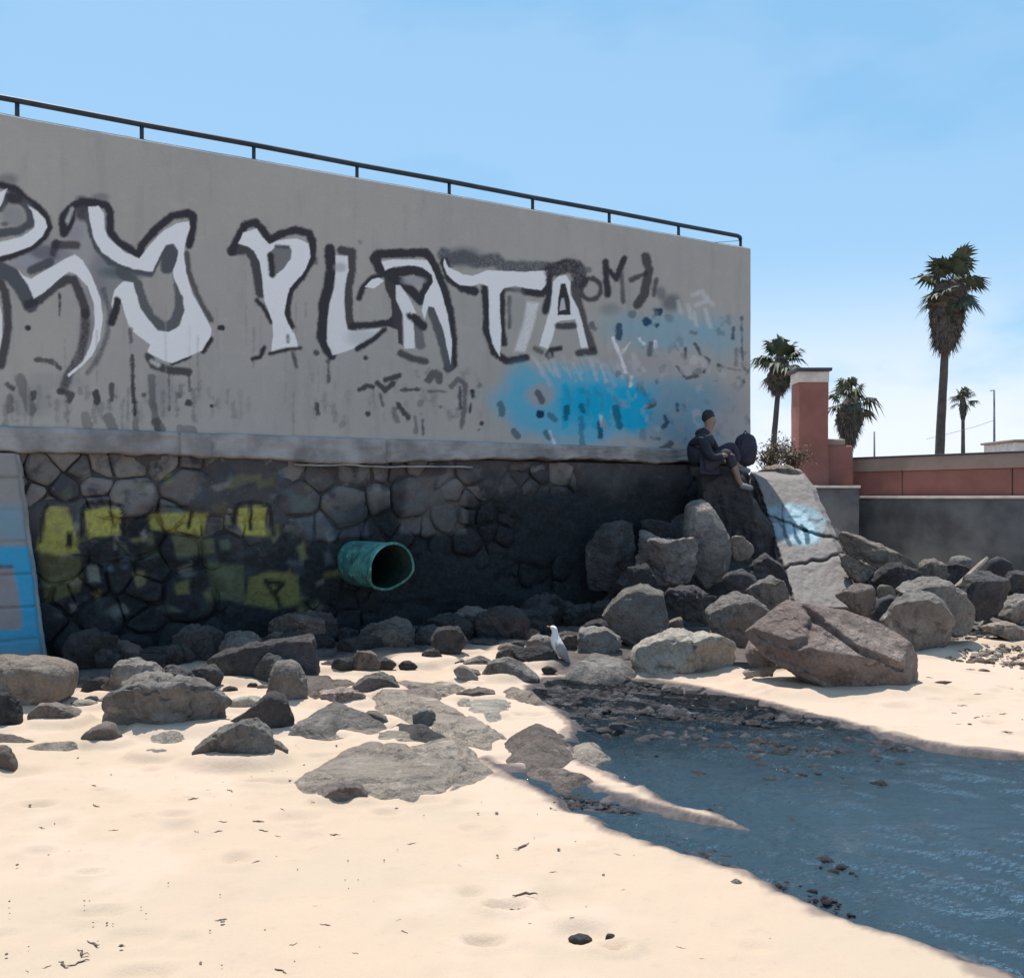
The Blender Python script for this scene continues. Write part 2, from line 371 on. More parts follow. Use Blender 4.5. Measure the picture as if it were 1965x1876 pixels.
# ------------------------------------------------------------------ icosphere templates
ICO = {}
def ico(s):
    if s not in ICO:
        bm = bmesh.new(); bmesh.ops.create_icosphere(bm, subdivisions=s, radius=1)
        ICO[s] = (np.array([v.co[:] for v in bm.verts]), np.array([[v.index for v in f.verts] for f in bm.faces])); bm.free()
    return ICO[s]

def pebbles(name, spots, mat, seed=0, sub=1, tint=.5):     # spots: x, y, z, radius ; one joined mesh of small stones
    V0, F0 = ico(sub); rg = np.random.RandomState(seed); VS, FS = [], []
    for i, (x, y, z, r) in enumerate(spots):
        v = V0*(1+.5*(rg.rand(len(V0), 1)-.5)); sc = np.array([rg.uniform(.8, 1.5), rg.uniform(.7, 1.2), rg.uniform(.4, .8)])*r
        v = v*sc; a = rg.rand()*6.28; c_, s_ = math.cos(a), math.sin(a)
        v = np.stack([v[:, 0]*c_-v[:, 1]*s_, v[:, 0]*s_+v[:, 1]*c_, v[:, 2]], -1)+np.array([x, y, z])
        VS.append(v); FS.append(F0+i*len(V0))
    V = np.concatenate(VS); Fc = np.concatenate(FS)
    me = bpy.data.meshes.new(name); nv, nf = len(V), len(Fc)
    me.vertices.add(nv); me.vertices.foreach_set('co', V.astype(np.float32).ravel())
    me.loops.add(nf*3); me.loops.foreach_set('vertex_index', Fc.astype(np.int32).ravel())
    me.polygons.add(nf); me.polygons.foreach_set('loop_start', np.arange(0, nf*3, 3, dtype=np.int32)); me.polygons.foreach_set('loop_total', np.full(nf, 3, np.int32))
    me.update(calc_edges=True); me.polygons.foreach_set('use_smooth', np.full(nf, True))
    a = me.color_attributes.new('tint', 'FLOAT_COLOR', 'POINT'); tv = np.repeat(.55+1.3*rg.rand(len(spots))**2, len(V0)); a.data.foreach_set('color', np.stack([tv, tv*.99, tv*.98, tv*0+1], -1).astype(np.float32).ravel())
    o = bpy.data.objects.new(name, me); COL.objects.link(o); me.materials.append(mat)
    return o
def scatter(poly_px, n, r0, r1, seed, z=0, world=False, accept=None):
    P = poly_px if world else [gpt(*p) for p in poly_px]
    xs, ys = [p[0] for p in P], [p[1] for p in P]; rg = np.random.RandomState(seed)
    X = rg.uniform(min(xs), max(xs), n*8); Y = rg.uniform(min(ys), max(ys), n*8)
    k = sdf_poly(X, Y, P) < 0
    if accept is not None: k &= accept(X, Y, rg)
    X, Y = X[k][:n], Y[k][:n]; R = r0+(r1-r0)*rg.rand(len(X))**3
    return [(x, y, z-.15*r, r) for x, y, r in zip(X, Y, R)]
def tinted(name, src):
    m = src.copy(); m.name = name; t = m.node_tree; b = [n for n in t.nodes if n.type == 'BSDF_PRINCIPLED'][0]; old = b.inputs['Base Color'].links[0].from_socket
    t.links.new(mixc(t, 1.0, old, vcol(t, 'tint'), 'MULTIPLY'), b.inputs['Base Color']); return m
PEB_W, PEB_S = tinted('pebble_wet', ROCK['wet']), tinted('pebble_dry', ROCK['sandy'])
sp1 = scatter([(1000, 1325), (1150, 1298), (1300, 1310), (1560, 1366), (1760, 1430), (1660, 1540), (1470, 1590), (1220, 1505), (1100, 1455), (1090, 1420), (1112, 1392), (1040, 1345)], 2700, .012, .062, 11, WATER-.009,
              accept=lambda X, Y, r: r.rand(len(X)) < smooth(5.6, 7.9, Y)*(.12+.95*smooth(.38, .52, vn((.80*X-.60*Y)*1.1, (.60*X+.80*Y)*4.2, None, 8))))
sp2 = scatter([(960, 1470), (1090, 1490), (1260, 1560), (1420, 1640), (1500, 1712), (1430, 1672), (1250, 1617), (1150, 1562), (1000, 1494)], 420, .012, .045, 12, WATER-.014)
sp3 = scatter([(1100, 1450), (1220, 1500), (1370, 1555), (1500, 1615), (1620, 1690), (1680, 1660), (1560, 1570), (1400, 1495), (1220, 1430)], 150, .008, .035, 13, WATER-.014)
sp4 = scatter([(1330, 1645), (1430, 1670), (1500, 1712), (1640, 1775), (1700, 1760), (1560, 1690), (1420, 1640)], 90, .006, .022, 14, WATER-.008)
o = pebbles('wet_pebbles', sp1+sp2+sp3+sp4, PEB_W, 3); tag(o, 'dark wet pebbles lying in the shallow upper stream', 'pebbles', kind='stuff')
gv = scatter([(1795, 1225), (1850, 1205), (1965, 1215), (2150, 1225), (2150, 1300), (1965, 1285), (1880, 1278), (1800, 1262)], 750, .010, .05, 21, .012)
gv += scatter([(1600, 1300), (1965, 1290), (2200, 1330), (2200, 1430), (1965, 1420), (1800, 1380)], 90, .006, .022, 22, .004)
o = pebbles('gravel', gv, PEB_S, 5); tag(o, 'loose pale gravel on the sand below the grey wall', 'gravel', kind='stuff')
gs = scatter([(0, 1395), (600, 1390), (1000, 1500), (1500, 1720), (1900, 1876), (0, 1876)], 170, .003, .009, 25, .003)
o = pebbles('sand_grit', gs, PEB_S, 6); tag(o, 'sparse dark grit sprinkled over the open sand', 'grit', kind='stuff')
# ------------------------------------------------------------------ the big sea wall
E = Vector((3.45, 14.70, 0)); WA = math.atan2(.533, .846); UX, UY = math.cos(WA), math.sin(WA)
def wall_s(px, off=0.0):                 # wall coordinate where a pixel column meets the wall plane (off: metres towards the camera)
    r = (px-982.5)/F; ox, oy = E.x+UY*off, E.y-UX*off       # outward normal is (sin, -cos)
    s = (r*oy-ox)/(UX-r*UY); return s, oy+s*UY               # s, depth
def wall_px(s, z, off=0.0):              # wall coordinates back to the 1965-wide view (arrays)
    X = E.x+UY*off+s*UX; Y = E.y-UX*off+s*UY
    return 982.5+F*X/Y, HZ-F*(z-EYE)/Y
def wz(py, depth): return EYE-(py-HZ)/F*depth
ZT, ZL, ZB = 5.185, 2.275, 2.02          # wall top, ledge top, ledge bottom
wall = empty('graffiti_wall', E, WA)
tag(wall, 'tall grey plastered sea wall with black and white graffiti on a dark stone footing', 'wall', kind='thing')
S0 = -15.0
ss = np.concatenate([np.arange(S0, -11, .06), np.arange(-11, -5, .0085), np.arange(-5, -.05, .013), [-.05, -.035, -.02, -.008, 0]])
zz = np.concatenate([np.arange(ZL-.02, ZT-.03, .0095), [ZT-.03, ZT-.015, ZT-.004, ZT]])
SS, ZZ = np.meshgrid(ss, zz)
PX, PY = wall_px(SS, ZZ)
col = np.zeros(SS.shape+(3,)); al = np.zeros(SS.shape)       # paint colour and cover
wob = 2.6*fbm(PX*.10, PY*.10, None, 3, 90)+2.2*fbm(PX*.3, PY*.3, None, 2, 94)
grain = .75+.5*vn(PX*.45, PY*.45, None, 91)
def lay(d, c, a, soft):
    global col, al
    m = smooth(soft, -soft, d)*a
    if soft > 3: m = np.clip(m*grain, 0, 1)
    col[:] = col*(1-m[..., None])+np.array(c)*m[..., None]
    al[:] = al*(1-m)+m
def bbox(pts, pad):
    xs, ys = [p[0] for p in pts], [p[1] for p in pts]
    return (PX > min(xs)-pad) & (PX < max(xs)+pad) & (PY > min(ys)-pad) & (PY < max(ys)+pad)
WHT, BLK, SLT, GRY = (.76, .76, .78), (.042, .040, .048), (.088, .093, .108), (.19, .185, .19)
def fillp(r, pts, c=WHT, a=1., soft=1.2):
    p = reg(r, pts); k = bbox(p, soft*2+6); d = np.full(PX.shape, 99.); d[k] = sdf_poly(PX[k], PY[k], p)+wob[k]*.6; lay(d, c, a, soft)
ragn = fbm(PX*.13, PY*.13, None, 4, 95, .65)
def stroke(r, pts, wd, c=BLK, a=1., soft=3.0, rag=2.5):
    k0 = REG[r][0]; p = reg(r, pts); hw = wd*k0/2*(1.22 if a > .7 else 1.0); k = bbox(p, hw+soft*2+6)
    d = np.full(PX.shape, 99.); d[k] = sdf_line(PX[k], PY[k], p)-hw+wob[k]+rag*ragn[k]; lay(d, c, a, soft)
def blob(r, x, y, rx, ry, c, a, soft=.5):
    k0 = REG[r][0]; (cx, cy), = reg(r, [(x, y)])
    q = np.sqrt(((PX-cx)/(rx*k0))**2+((PY-cy)/(ry*k0))**2)+.35*fbm(PX*.03, PY*.03, None, 3, 92)
    m = smooth(1+soft, 1-soft, q)*a*np.clip(grain*.5+.5, 0, 1)
    col[:] = col*(1-m[..., None])+np.array(c)*m[..., None]; al[:] = al*(1-m)+m
# --- left letters (R, M, Y run off the picture)
A = 'A'
blob(A, 560, 560, 170, 330, (.30, .30, .33), .55); blob(A, 250, 600, 190, 110, (.24, .24, .28), .7); blob(A, 700, 750, 130, 180, (.13, .15, .17), .5)
blob(A, 40, 130, 70, 45, SLT, .55)
for x_, y_, rx_, ry_, c_, a_ in ((300, 590, 120, 45, (.13, .12, .16), .8), (160, 640, 60, 40, (.30, .33, .38), .7), (480, 470, 50, 60, (.28, .26, .30), .7), (620, 800, 60, 170, (.22, .21, .24), .6), (800, 720, 150, 40, (.09, .11, .13), .8), (560, 1120, 60, 160, (.18, .17, .19), .6), (330, 1420, 200, 60, (.27, .265, .27), .5), (180, 1550, 150, 90, (.20, .20, .21), .45), (640, 240, 60, 30, SLT, .5), (520, 250, 40, 25, SLT, .6), (1030, 1500, 90, 150, (.23, .225, .23), .5)):
    blob(A, x_, y_, rx_, ry_, c_, a_, .45)
stroke(A, [(-200, 120), (0, 160), (110, 190), (160, 240), (240, 300), (300, 370), (315, 430), (280, 500), (200, 560), (80, 610), (0, 640), (-200, 690)], 36)
stroke(A, [(-150, 500), (0, 470), (120, 450), (190, 410), (200, 370), (180, 300), (120, 250), (40, 240), (0, 310)], 46, SLT)
blob(A, 95, 235, 62, 55, BLK, .9, .3); blob(A, 90, 360, 75, 70, (.27, .27, .28), .9, .3); blob(A, 30, 410, 25, 14, SLT, .8)
stroke(A, [(-150, 660), (0, 700), (80, 740), (130, 800), (170, 870), (195, 925)], 85, SLT)
stroke(A, [(180, 925), (250, 895), (330, 825), (420, 765), (470, 765), (510, 850), (540, 940), (545, 990)], 48, BLK, .9)
stroke(A, [(545, 980), (545, 1100), (510, 1250), (440, 1370), (405, 1460)], 48, BLK, .75, 4)
stroke(A, [(560, 1360), (640, 1250), (690, 1100), (700, 960), (660, 830)], 32, SLT, .7, 4)
stroke(A, [(0, 780), (30, 840), (48, 950), (50, 1070), (30, 1200), (8, 1310)], 46, BLK, .9)
stroke(A, [(200, 705), (320, 655)], 48, SLT); stroke(A, [(350, 540), (490, 545)], 42, BLK, .85); stroke(A, [(360, 530), (340, 600)], 38, BLK, .8)
blob(A, 410, 600, 45, 25, (.25, .24, .27), .9)
fillp(A, [(-200, 570), (0, 525), (60, 510), (140, 490), (200, 450), (222, 430), (222, 395), (205, 330), (178, 290), (240, 330), (290, 380), (300, 430), (270, 490), (200, 550), (100, 590), (0, 615), (-200, 660)])
fillp(A, [(0, 205), (45, 185), (20, 260), (0, 300), (-60, 330), (-60, 230)])
fillp(A, [(110, 690), (150, 740), (200, 760), (300, 700), (420, 630), (480, 605), (530, 640), (590, 750), (640, 880), (660, 1000), (640, 1150), (590, 1250), (520, 1320), (440, 1390), (430, 1372), (530, 1290), (580, 1180), (606, 1050), (600, 920), (560, 810), (490, 735), (440, 715), (380, 760), (290, 840), (215, 890), (180, 800), (130, 730)])
fillp(A, [(-60, 900), (0, 930), (15, 1000), (15, 1120), (0, 1200), (-60, 1260)], WHT, .9)
stroke(A, [(405, 470), (400, 370), (450, 310), (520, 268), (600, 275), (680, 290), (705, 340), (705, 460), (760, 530), (885, 605), (910, 540), (1000, 440), (1100, 360), (1200, 340), (1235, 360), (1232, 450), (1210, 540)], 44)
stroke(A, [(420, 470), (460, 400), (470, 320)], 30); blob(A, 535, 330, 60, 60, BLK, .9, .35); stroke(A, [(430, 390), (462, 315)], 22, (.45, .45, .47), .8)
stroke(A, [(560, 350), (580, 450), (620, 560), (700, 650), (830, 700), (960, 728), (1010, 640), (1050, 560), (1095, 555), (1130, 600), (1110, 700)], 34, SLT)
stroke(A, [(1085, 585), (1070, 680)], 80, SLT)
stroke(A, [(1140, 740), (1150, 850), (1150, 960), (1110, 1050), (1050, 1075), (960, 1010), (905, 900), (880, 800), (770, 715)], 56, SLT, .9, 3)
stroke(A, [(1195, 600), (1205, 720), (1255, 850), (1305, 950), (1350, 1020)], 30, BLK, .8, 3); stroke(A, [(1345, 1150), (1300, 1215)], 35)
stroke(A, [(750, 900), (740, 960), (712, 1040)], 42)
stroke(A, [(950, 1250), (980, 1310), (1090, 1345), (1205, 1355)], 44, BLK, .9, 3); stroke(A, [(1100, 1305), (1212, 1255)], 24)
fillp(A, [(565, 300), (630, 295), (665, 340), (670, 440), (690, 490), (740, 540), (800, 590), (890, 632), (960, 540), (1050, 450), (1130, 405), (1210, 392), (1215, 430), (1190, 510), (1175, 600), (1190, 720), (1230, 850), (1290, 960), (1355, 1080), (1350, 1120), (1290, 1220), (1100, 1300), (1040, 1280), (940, 1230), (960, 1180), (850, 1100), (830, 1080), (790, 960), (772, 890), (738, 880), (718, 950), (713, 920), (730, 830), (790, 775), (850, 785), (870, 850), (900, 950), (950, 1020), (1010, 1090), (1080, 1100), (1150, 1060), (1180, 960), (1170, 880), (1110, 760), (1105, 710), (1130, 640), (1140, 580), (1110, 535), (1060, 545), (1030, 600), (975, 715), (860, 700), (750, 660), (650, 590), (600, 500), (575, 400)])
stroke(A, [(748, 895), (745, 960)], 32); stroke(A, [(975, 1290), (1010, 1310)], 24, (.55, .55, .56), .8, 4)
for p, wd, a in (([(845, 1250), (850, 1450), (865, 1630)], 20, .9), ([(865, 1560), (868, 1720)], 40, .5), ([(970, 1390), (975, 1550), (1010, 1720)], 46, .55), ([(712, 1440), (715, 1530)], 30, .8), ([(615, 1490), (620, 1540)], 38, .95),
                 ([(380, 1480), (460, 1500), (440, 1540)], 30, .85), ([(380, 850), (382, 1000)], 13, .9), ([(235, 1275), (340, 1290), (385, 1335)], 26, .8), ([(130, 1400), (200, 1600)], 70, .5), ([(45, 1435), (80, 1460)], 28, .8),
                 ([(60, 1520), (70, 1600)], 45, .5), ([(215, 1490), (220, 1520)], 30, .8), ([(690, 1650), (725, 1720)], 70, .5), ([(545, 1640), (560, 1700)], 60, .4), ([(1000, 1680), (1030, 1720)], 60, .6), ([(1150, 1720), (1240, 1725)], 50, .45),
                 ([(180, 1075)], 30, 1), ([(1412, 1070)], 28, 1), ([(1355, 1572)], 26, 1), ([(1207, 1555)], 40, .9), ([(920, 1500)], 40, .7), ([(1140, 1510)], 40, .4), ([(1080, 1370), (1082, 1600)], 10, .6), ([(1212, 1360), (1212, 1480)], 14, .7), ([(835, 1080), (838, 1160)], 22, .7)):
    stroke(A, p, wd, BLK, a, 2.2, 6)
for i in range(34):                      # run-off marks under the letters
    x = 20+i*48+rnd.uniform(-20, 20); y = 1420+rnd.uniform(0, 160)
    stroke(A, [(x, y), (x+rnd.uniform(-8, 8), y+rnd.uniform(30, 190))], rnd.uniform(8, 34), SLT, rnd.uniform(.15, .5), 4, 14)
for i in range(46):                      # thin drips and faded streaks down the plaster
    x = rnd.uniform(0, 2700); y = rnd.uniform(900, 1500)
    stroke(A, [(x, y), (x+rnd.uniform(-6, 6), y+rnd.uniform(80, 420))], rnd.uniform(5, 14), rnd.choice([SLT, (.20, .195, .195), (.42, .41, .40)]), rnd.uniform(.12, .4), 3, 5)
# --- P L A
B = 'B'
stroke(B, [(125, 435), (160, 350), (210, 262), (280, 238), (330, 290), (375, 362), (450, 318), (550, 288), (640, 312), (665, 370), (660, 480), (600, 590), (512, 690), (488, 800), (490, 880), (515, 935)], 46)
stroke(B, [(125, 430), (230, 415), (280, 480), (300, 600), (320, 710)], 58, BLK, .9, 3); stroke(B, [(655, 360), (670, 480)], 50, BLK, .7, 5)
stroke(B, [(292, 762), (330, 800), (390, 905)], 26); stroke(B, [(262, 1152), (312, 1140), (342, 1078)], 26); stroke(B, [(530, 1110), (556, 1205)], 22, BLK, .8)
fillp(B, [(165, 380), (200, 310), (290, 280), (330, 340), (375, 385), (440, 360), (560, 345), (640, 380), (650, 470), (610, 570), (510, 680), (490, 760), (475, 850), (500, 920), (545, 990), (572, 1080), (490, 1080), (385, 1112), (400, 1000), (395, 900), (340, 760), (325, 600), (310, 500), (270, 430), (230, 400)])
fillp(B, [(365, 450), (420, 400), (480, 390), (525, 420), (520, 480), (470, 550), (400, 605), (375, 540)], GRY, 1, 1.5); stroke(B, [(383, 460), (395, 590)], 34); stroke(B, [(420, 400), (500, 405)], 20, SLT)
stroke(B, [(380, 1118), (480, 1092), (582, 1080)], 20); stroke(B, [(498, 1000), (500, 1040)], 20, SLT, .8)
stroke(B, [(780, 420), (790, 560), (770, 680), (740, 780), (735, 900), (725, 1000), (760, 1080), (792, 1125)], 60)
stroke(B, [(860, 425), (930, 440), (925, 560), (905, 680), (905, 800), (910, 900), (930, 960)], 48, BLK, .9, 3)
fillp(B, [(820, 460), (900, 465), (905, 560), (885, 650), (875, 760), (885, 880), (900, 960), (960, 965), (1145, 945), (1090, 1010), (980, 1070), (870, 1110), (800, 1130), (760, 1040), (765, 900), (780, 780), (810, 680), (820, 560)], WHT, .88, 1.6)
blob(B, 1000, 1010, 110, 60, (.36, .36, .37), .5); blob(B, 850, 540, 40, 30, (.36, .36, .38), .7)
stroke(B, [(930, 935), (1050, 925), (1190, 910)], 38); stroke(B, [(1145, 960), (1060, 1030), (965, 1085)], 30)
stroke(B, [(1075, 480), (1100, 452), (1250, 447), (1425, 442), (1480, 530), (1540, 680), (1580, 820), (1600, 1000), (1605, 1190), (1575, 1215)], 50)
stroke(B, [(1085, 490), (1120, 560), (1220, 575), (1350, 555), (1445, 605), (1425, 690), (1385, 760), (1300, 670), (1200, 610)], 56)
fillp(B, [(1140, 575), (1240, 600), (1310, 690), (1240, 720), (1265, 860), (1270, 1060), (1240, 1050), (1235, 960), (1150, 925), (1195, 860), (1190, 760), (1150, 680)], BLK, .95, 2)
stroke(B, [(1310, 850), (1405, 935)], 50); stroke(B, [(1455, 800), (1490, 900), (1540, 1060), (1578, 1205)], 52, SLT, .95); stroke(B, [(1360, 930), (1390, 1060)], 54, SLT, .75, 3)
stroke(B, [(975, 750), (1000, 680), (1060, 612), (1150, 590)], 32)
fillp(B, [(1015, 672), (1060, 620), (1110, 608), (1142, 630), (1080, 682)])
blob(B, 1340, 630, 80, 30, (.33, .33, .35), .9, .4)
fillp(B, [(1125, 500), (1200, 488), (1430, 490), (1460, 540), (1520, 680), (1570, 860), (1600, 1050), (1590, 1190), (1570, 1100), (1540, 960), (1480, 810), (1440, 800), (1415, 890), (1395, 830), (1420, 720), (1472, 640), (1465, 590), (1400, 540), (1300, 525), (1200, 540), (1150, 562)])
fillp(B, [(1220, 660), (1252, 660), (1310, 740), (1362, 850), (1335, 850), (1345, 960), (1350, 1085), (1280, 1085), (1272, 860), (1225, 760)], WHT, .92)
stroke(B, [(1315, 865), (1400, 930)], 36); stroke(B, [(1255, 1115), (1330, 1150), (1420, 1172)], 38, BLK, .85, 3)
for p, wd, a in (([(980, 1360), (1030, 1328), (1072, 1342)], 26, .9), ([(1100, 1318), (1150, 1362), (1205, 1318)], 32, .9), ([(1150, 1295), (1250, 1265)], 28, .9), ([(1258, 1360), (1380, 1358)], 20, .85), ([(1440, 1368), (1560, 1372)], 10, .6),
                 ([(1442, 1290), (1475, 1250), (1510, 1262), (1512, 1298)], 42, .75), ([(1592, 1340), (1640, 1290), (1690, 1330), (1680, 1480), (1662, 1605)], 34, .65), ([(1650, 1345), (1655, 1480)], 20, .85), ([(1735, 1370), (1738, 1400)], 28, 1), ([(1725, 1450), (1720, 1510)], 12, .9),
                 ([(1240, 1460), (1302, 1545)], 30, .9), ([(695, 1455), (700, 1520)], 26, .85), ([(1035, 1525)], 30, .9), ([(770, 1170), (772, 1300)], 26, .7), ([(1120, 1390), (1132, 1462)], 24, .7), ([(1402, 1560), (1402, 1655)], 13, .7), ([(1352, 1540), (1360, 1640)], 24, .5), ([(1210, 1490), (1232, 1570)], 34, .5),
                 ([(688, 1112)], 34, .8), ([(1020, 1145)], 26, .9), ([(55, 942)], 32, 1), ([(1524, 1475)], 26, .6), ([(1800, 1585)], 26, .9), ([(1780, 1625)], 18, .7), ([(985, 370)], 30, .35), ([(690, 515)], 26, .6), ([(1780, 1335)], 40, .4), ([(1390, 1450)], 50, .4), ([(860, 1590)], 50, .3)):
    stroke(B, p, wd, BLK, a, 2.4, 6)
for i in range(40):
    x = 640+rnd.uniform(0, 1150); y = 1220+rnd.uniform(0, 330)
    stroke(B, [(x, y), (x+rnd.uniform(-10, 10), y+rnd.uniform(10, 120))], rnd.uniform(8, 40), SLT, rnd.uniform(.1, .35), 4, 14)
# --- T A and the smaller tags
T = 'T'
stroke(T, [(-60, 250), (-40, 290), (60, 265), (150, 300), (260, 285), (310, 330), (570, 335)], 66, SLT, .85, 5); blob(T, 70, 270, 110, 60, SLT, .7)
stroke(T, [(-55, 300), (-20, 400), (60, 460), (130, 478)], 46)
stroke(T, [(192, 460), (205, 600), (203, 720), (250, 850), (330, 908), (445, 888)], 38); stroke(T, [(297, 480), (300, 600), (300, 720), (312, 800)], 32)
stroke(T, [(345, 520), (345, 700)], 20, BLK, .8); stroke(T, [(440, 475), (540, 490), (572, 440)], 46); stroke(T, [(315, 465), (430, 475)], 22, BLK, .8)
fillp(T, [(450, 540), (525, 550), (490, 700), (440, 850), (375, 845), (420, 700)], WHT, .65, 4); blob(T, 390, 600, 50, 130, (.30, .31, .31), .5)
fillp(T, [(-55, 280), (-30, 330), (0, 345), (60, 375), (120, 385), (200, 350), (260, 350), (420, 360), (585, 350), (575, 430), (540, 472), (460, 462), (380, 445), (310, 460), (285, 500), (285, 600), (295, 720), (286, 885), (240, 800), (220, 700), (220, 560), (215, 450), (170, 430), (110, 447), (40, 442), (0, 412), (-40, 372), (-62, 320)])
stroke(T, [(600, 350), (700, 320), (760, 335), (785, 420)], 74, BLK, .9, 4); stroke(T, [(590, 390), (590, 480), (565, 600)], 36); stroke(T, [(735, 440), (772, 560), (802, 680), (852, 822)], 44, BLK, .85, 3)
fillp(T, [(610, 420), (650, 385), (690, 378), (720, 420), (722, 500), (770, 590), (800, 700), (832, 838), (790, 842), (760, 720), (750, 650), (660, 660), (630, 680), (610, 770), (580, 832), (528, 812), (560, 700), (600, 570)], WHT, .95)
fillp(T, [(660, 430), (690, 430), (715, 530), (722, 622), (638, 626), (645, 520)], BLK); fillp(T, [(664, 520), (682, 520), (692, 590), (652, 598)], (.5, .5, .52), .9)
stroke(T, [(645, 692), (742, 690)], 34, BLK, .9); stroke(T, [(770, 856), (862, 846)], 40, BLK, .9); stroke(T, [(600, 838), (660, 828)], 24); stroke(T, [(590, 870)], 44); stroke(T, [(500, 830), (540, 850)], 30, BLK, .7)
stroke(T, [(845+62*math.cos(k*.45), 465+66*math.sin(k*.45)) for k in range(15)], 24, BLK, .9); stroke(T, [(790, 350), (830, 345)], 40, SLT, .7, 3)
stroke(T, [(935, 300), (940, 400), (948, 500)], 36); stroke(T, [(940, 330), (1000, 402), (1050, 275)], 30); stroke(T, [(1030, 330), (1042, 540)], 24, BLK, .75); stroke(T, [(1180, 268), (1202, 340), (1172, 500), (1130, 562)], 46, BLK, .9, 3)
stroke(T, [(1090, 412), (1180, 368)], 26, BLK, .85); stroke(T, [(1245, 410), (1230, 500)], 24, BLK, .8, 3); pass
blob(T, 1340, 550, 60, 55, SLT, .75); blob(T, 1275, 490, 30, 40, SLT, .6); blob(T, 960, 590, 60, 40, SLT, .4)
LB, MB_, CB = (.17, .37, .48), (.06, .39, .58), (.0, .35, .58)
blob(T, 1330, 720, 330, 115, LB, .62, .5); blob(T, 1650, 760, 150, 130, LB, .4, .6); blob(T, 1000, 680, 120, 90, LB, .3, .6)
blob(T, 760, 1170, 500, 240, MB_, .85, .25); blob(T, 1330, 1200, 330, 190, (.11, .31, .43), .6, .4); blob(T, 420, 1010, 110, 90, MB_, .55, .5); blob(T, 1480, 1230, 260, 190, (.14, .26, .35), .62, .5)
blob(T, 900, 1140, 280, 95, CB, .8, .35); blob(T, 1105, 1200, 100, 130, CB, .92, .25); blob(T, 800, 1210, 150, 90, CB, .7, .4)
for lx in (690, 780, 870, 960, 1050, 1150):       # faded blue letters inside the patch
    stroke(T, [(lx, 1080+rnd.uniform(-20, 20)), (lx+rnd.uniform(-30, 30), 1300)], 34, CB, .8, 4, 12)
    stroke(T, [(lx+rnd.uniform(-10, 20), 1090), (lx+rnd.uniform(20, 60), 1100+rnd.uniform(0, 60)), (lx+rnd.uniform(-10, 50), 1170+rnd.uniform(0, 70))], 24, rnd.choice([(.02, .20, .34), (.12, .40, .55), (.03, .24, .40)]), .6, 4, 14)
blob(T, 540, 1110, 95, 75, (.34, .31, .33), .8, .35); blob(T, 1150, 930, 260, 70, (.33, .31, .33), .55, .5)
for p, wd, c_, a in (([(1190, 665)], 46, (.02, .07, .13), 1), ([(1257, 605)], 42, (.02, .05, .10), 1), ([(1020, 690), (1018, 760)], 36, (.02, .06, .11), .9), ([(1252, 690)], 26, (.02, .06, .1), .9), ([(1100, 620)], 50, SLT, .6), ([(850, 680), (860, 705)], 28, SLT, .8),
                     ([(980, 770), (1030, 880), (1060, 975)], 16, WHT, .8), ([(1080, 800), (1040, 855)], 14, WHT, .6), ([(1240, 790), (1240, 815)], 24, WHT, .7), ([(1140, 770), (1170, 800)], 18, WHT, .7), ([(1215, 800), (1200, 860)], 28, SLT, .8),
                     ([(695, 1195), (690, 1250)], 30, (.0, .09, .15), .85), ([(785, 1185), (802, 1215)], 24, (.0, .1, .16), .8), ([(995, 1190), (1020, 1310)], 36, (.0, .11, .19), .85), ([(900, 1290), (905, 1365)], 28, (.0, .07, .13), .9), ([(785, 1260), (792, 1450)], 32, (.03, .12, .18), .6),
                     ([(520, 1100), (545, 1150)], 34, SLT, .9), ([(535, 1230)], 42, (.01, .04, .09), 1), ([(590, 1240), (620, 1260)], 40, (.03, .1, .16), .7), ([(290, 1170), (300, 1230)], 34, (.05, .12, .16), .8), ([(375, 1340), (395, 1365)], 34, (.05, .11, .15), .8), ([(570, 1345), (590, 1375)], 30, (.04, .12, .18), .8),
                     ([(905, 1245), (908, 1310)], 14, WHT, .5), ([(590, 1340), (622, 1412)], 16, WHT, .5), ([(1092, 1000), (1086, 1065)], 16, WHT, .6), ([(1240, 1175), (1180, 1197)], 14, BLK, .8), ([(1300, 1248), (1312, 1290), (1285, 1312)], 24, (.03, .06, .1), .9), ([(1375, 1170), (1378, 1210)], 20, (.02, .08, .12), .9),
                     ([(1270, 1450), (1335, 1412)], 28, SLT, .9), ([(1215, 1375), (1265, 1385)], 18, SLT, .7), ([(1340, 1460)], 30, SLT, .7), ([(1770, 640), (1776, 940), (1812, 975)], 12, SLT, .8), ([(1720, 700), (1718, 770)], 14, BLK, .8), ([(1490, 800), (1520, 870), (1572, 902), (1540, 975)], 15, BLK, .8),
                     ([(1425, 830), (1426, 885)], 14, BLK, .8), ([(1375, 940), (1430, 1012), (1500, 1000)], 18, BLK, .75), ([(1630, 930), (1632, 965)], 18, BLK, .8), ([(1740, 830), (1735, 930)], 22, SLT, .5), ([(1640, 940), (1770, 965)], 10, SLT, .7), ([(1782, 1030)], 22, SLT, .8),
                     ([(1480, 900)], 50, (.48, .45, .46), .8), ([(1525, 890), (1550, 930)], 40, (.45, .43, .44), .7), ([(1425, 960)], 70, (.40, .38, .40), .6)):
    stroke(T, p, wd, c_, a, 2.2, 7)
for i in range(26):
    x = 470+i*26+rnd.uniform(-15, 15); y = 860+rnd.uniform(0, 70)
    stroke(T, [(x, y), (x+rnd.uniform(30, 70), y+rnd.uniform(60, 140))], rnd.uniform(10, 26), (.5, .5, .52), rnd.uniform(.2, .5), 3, 8)
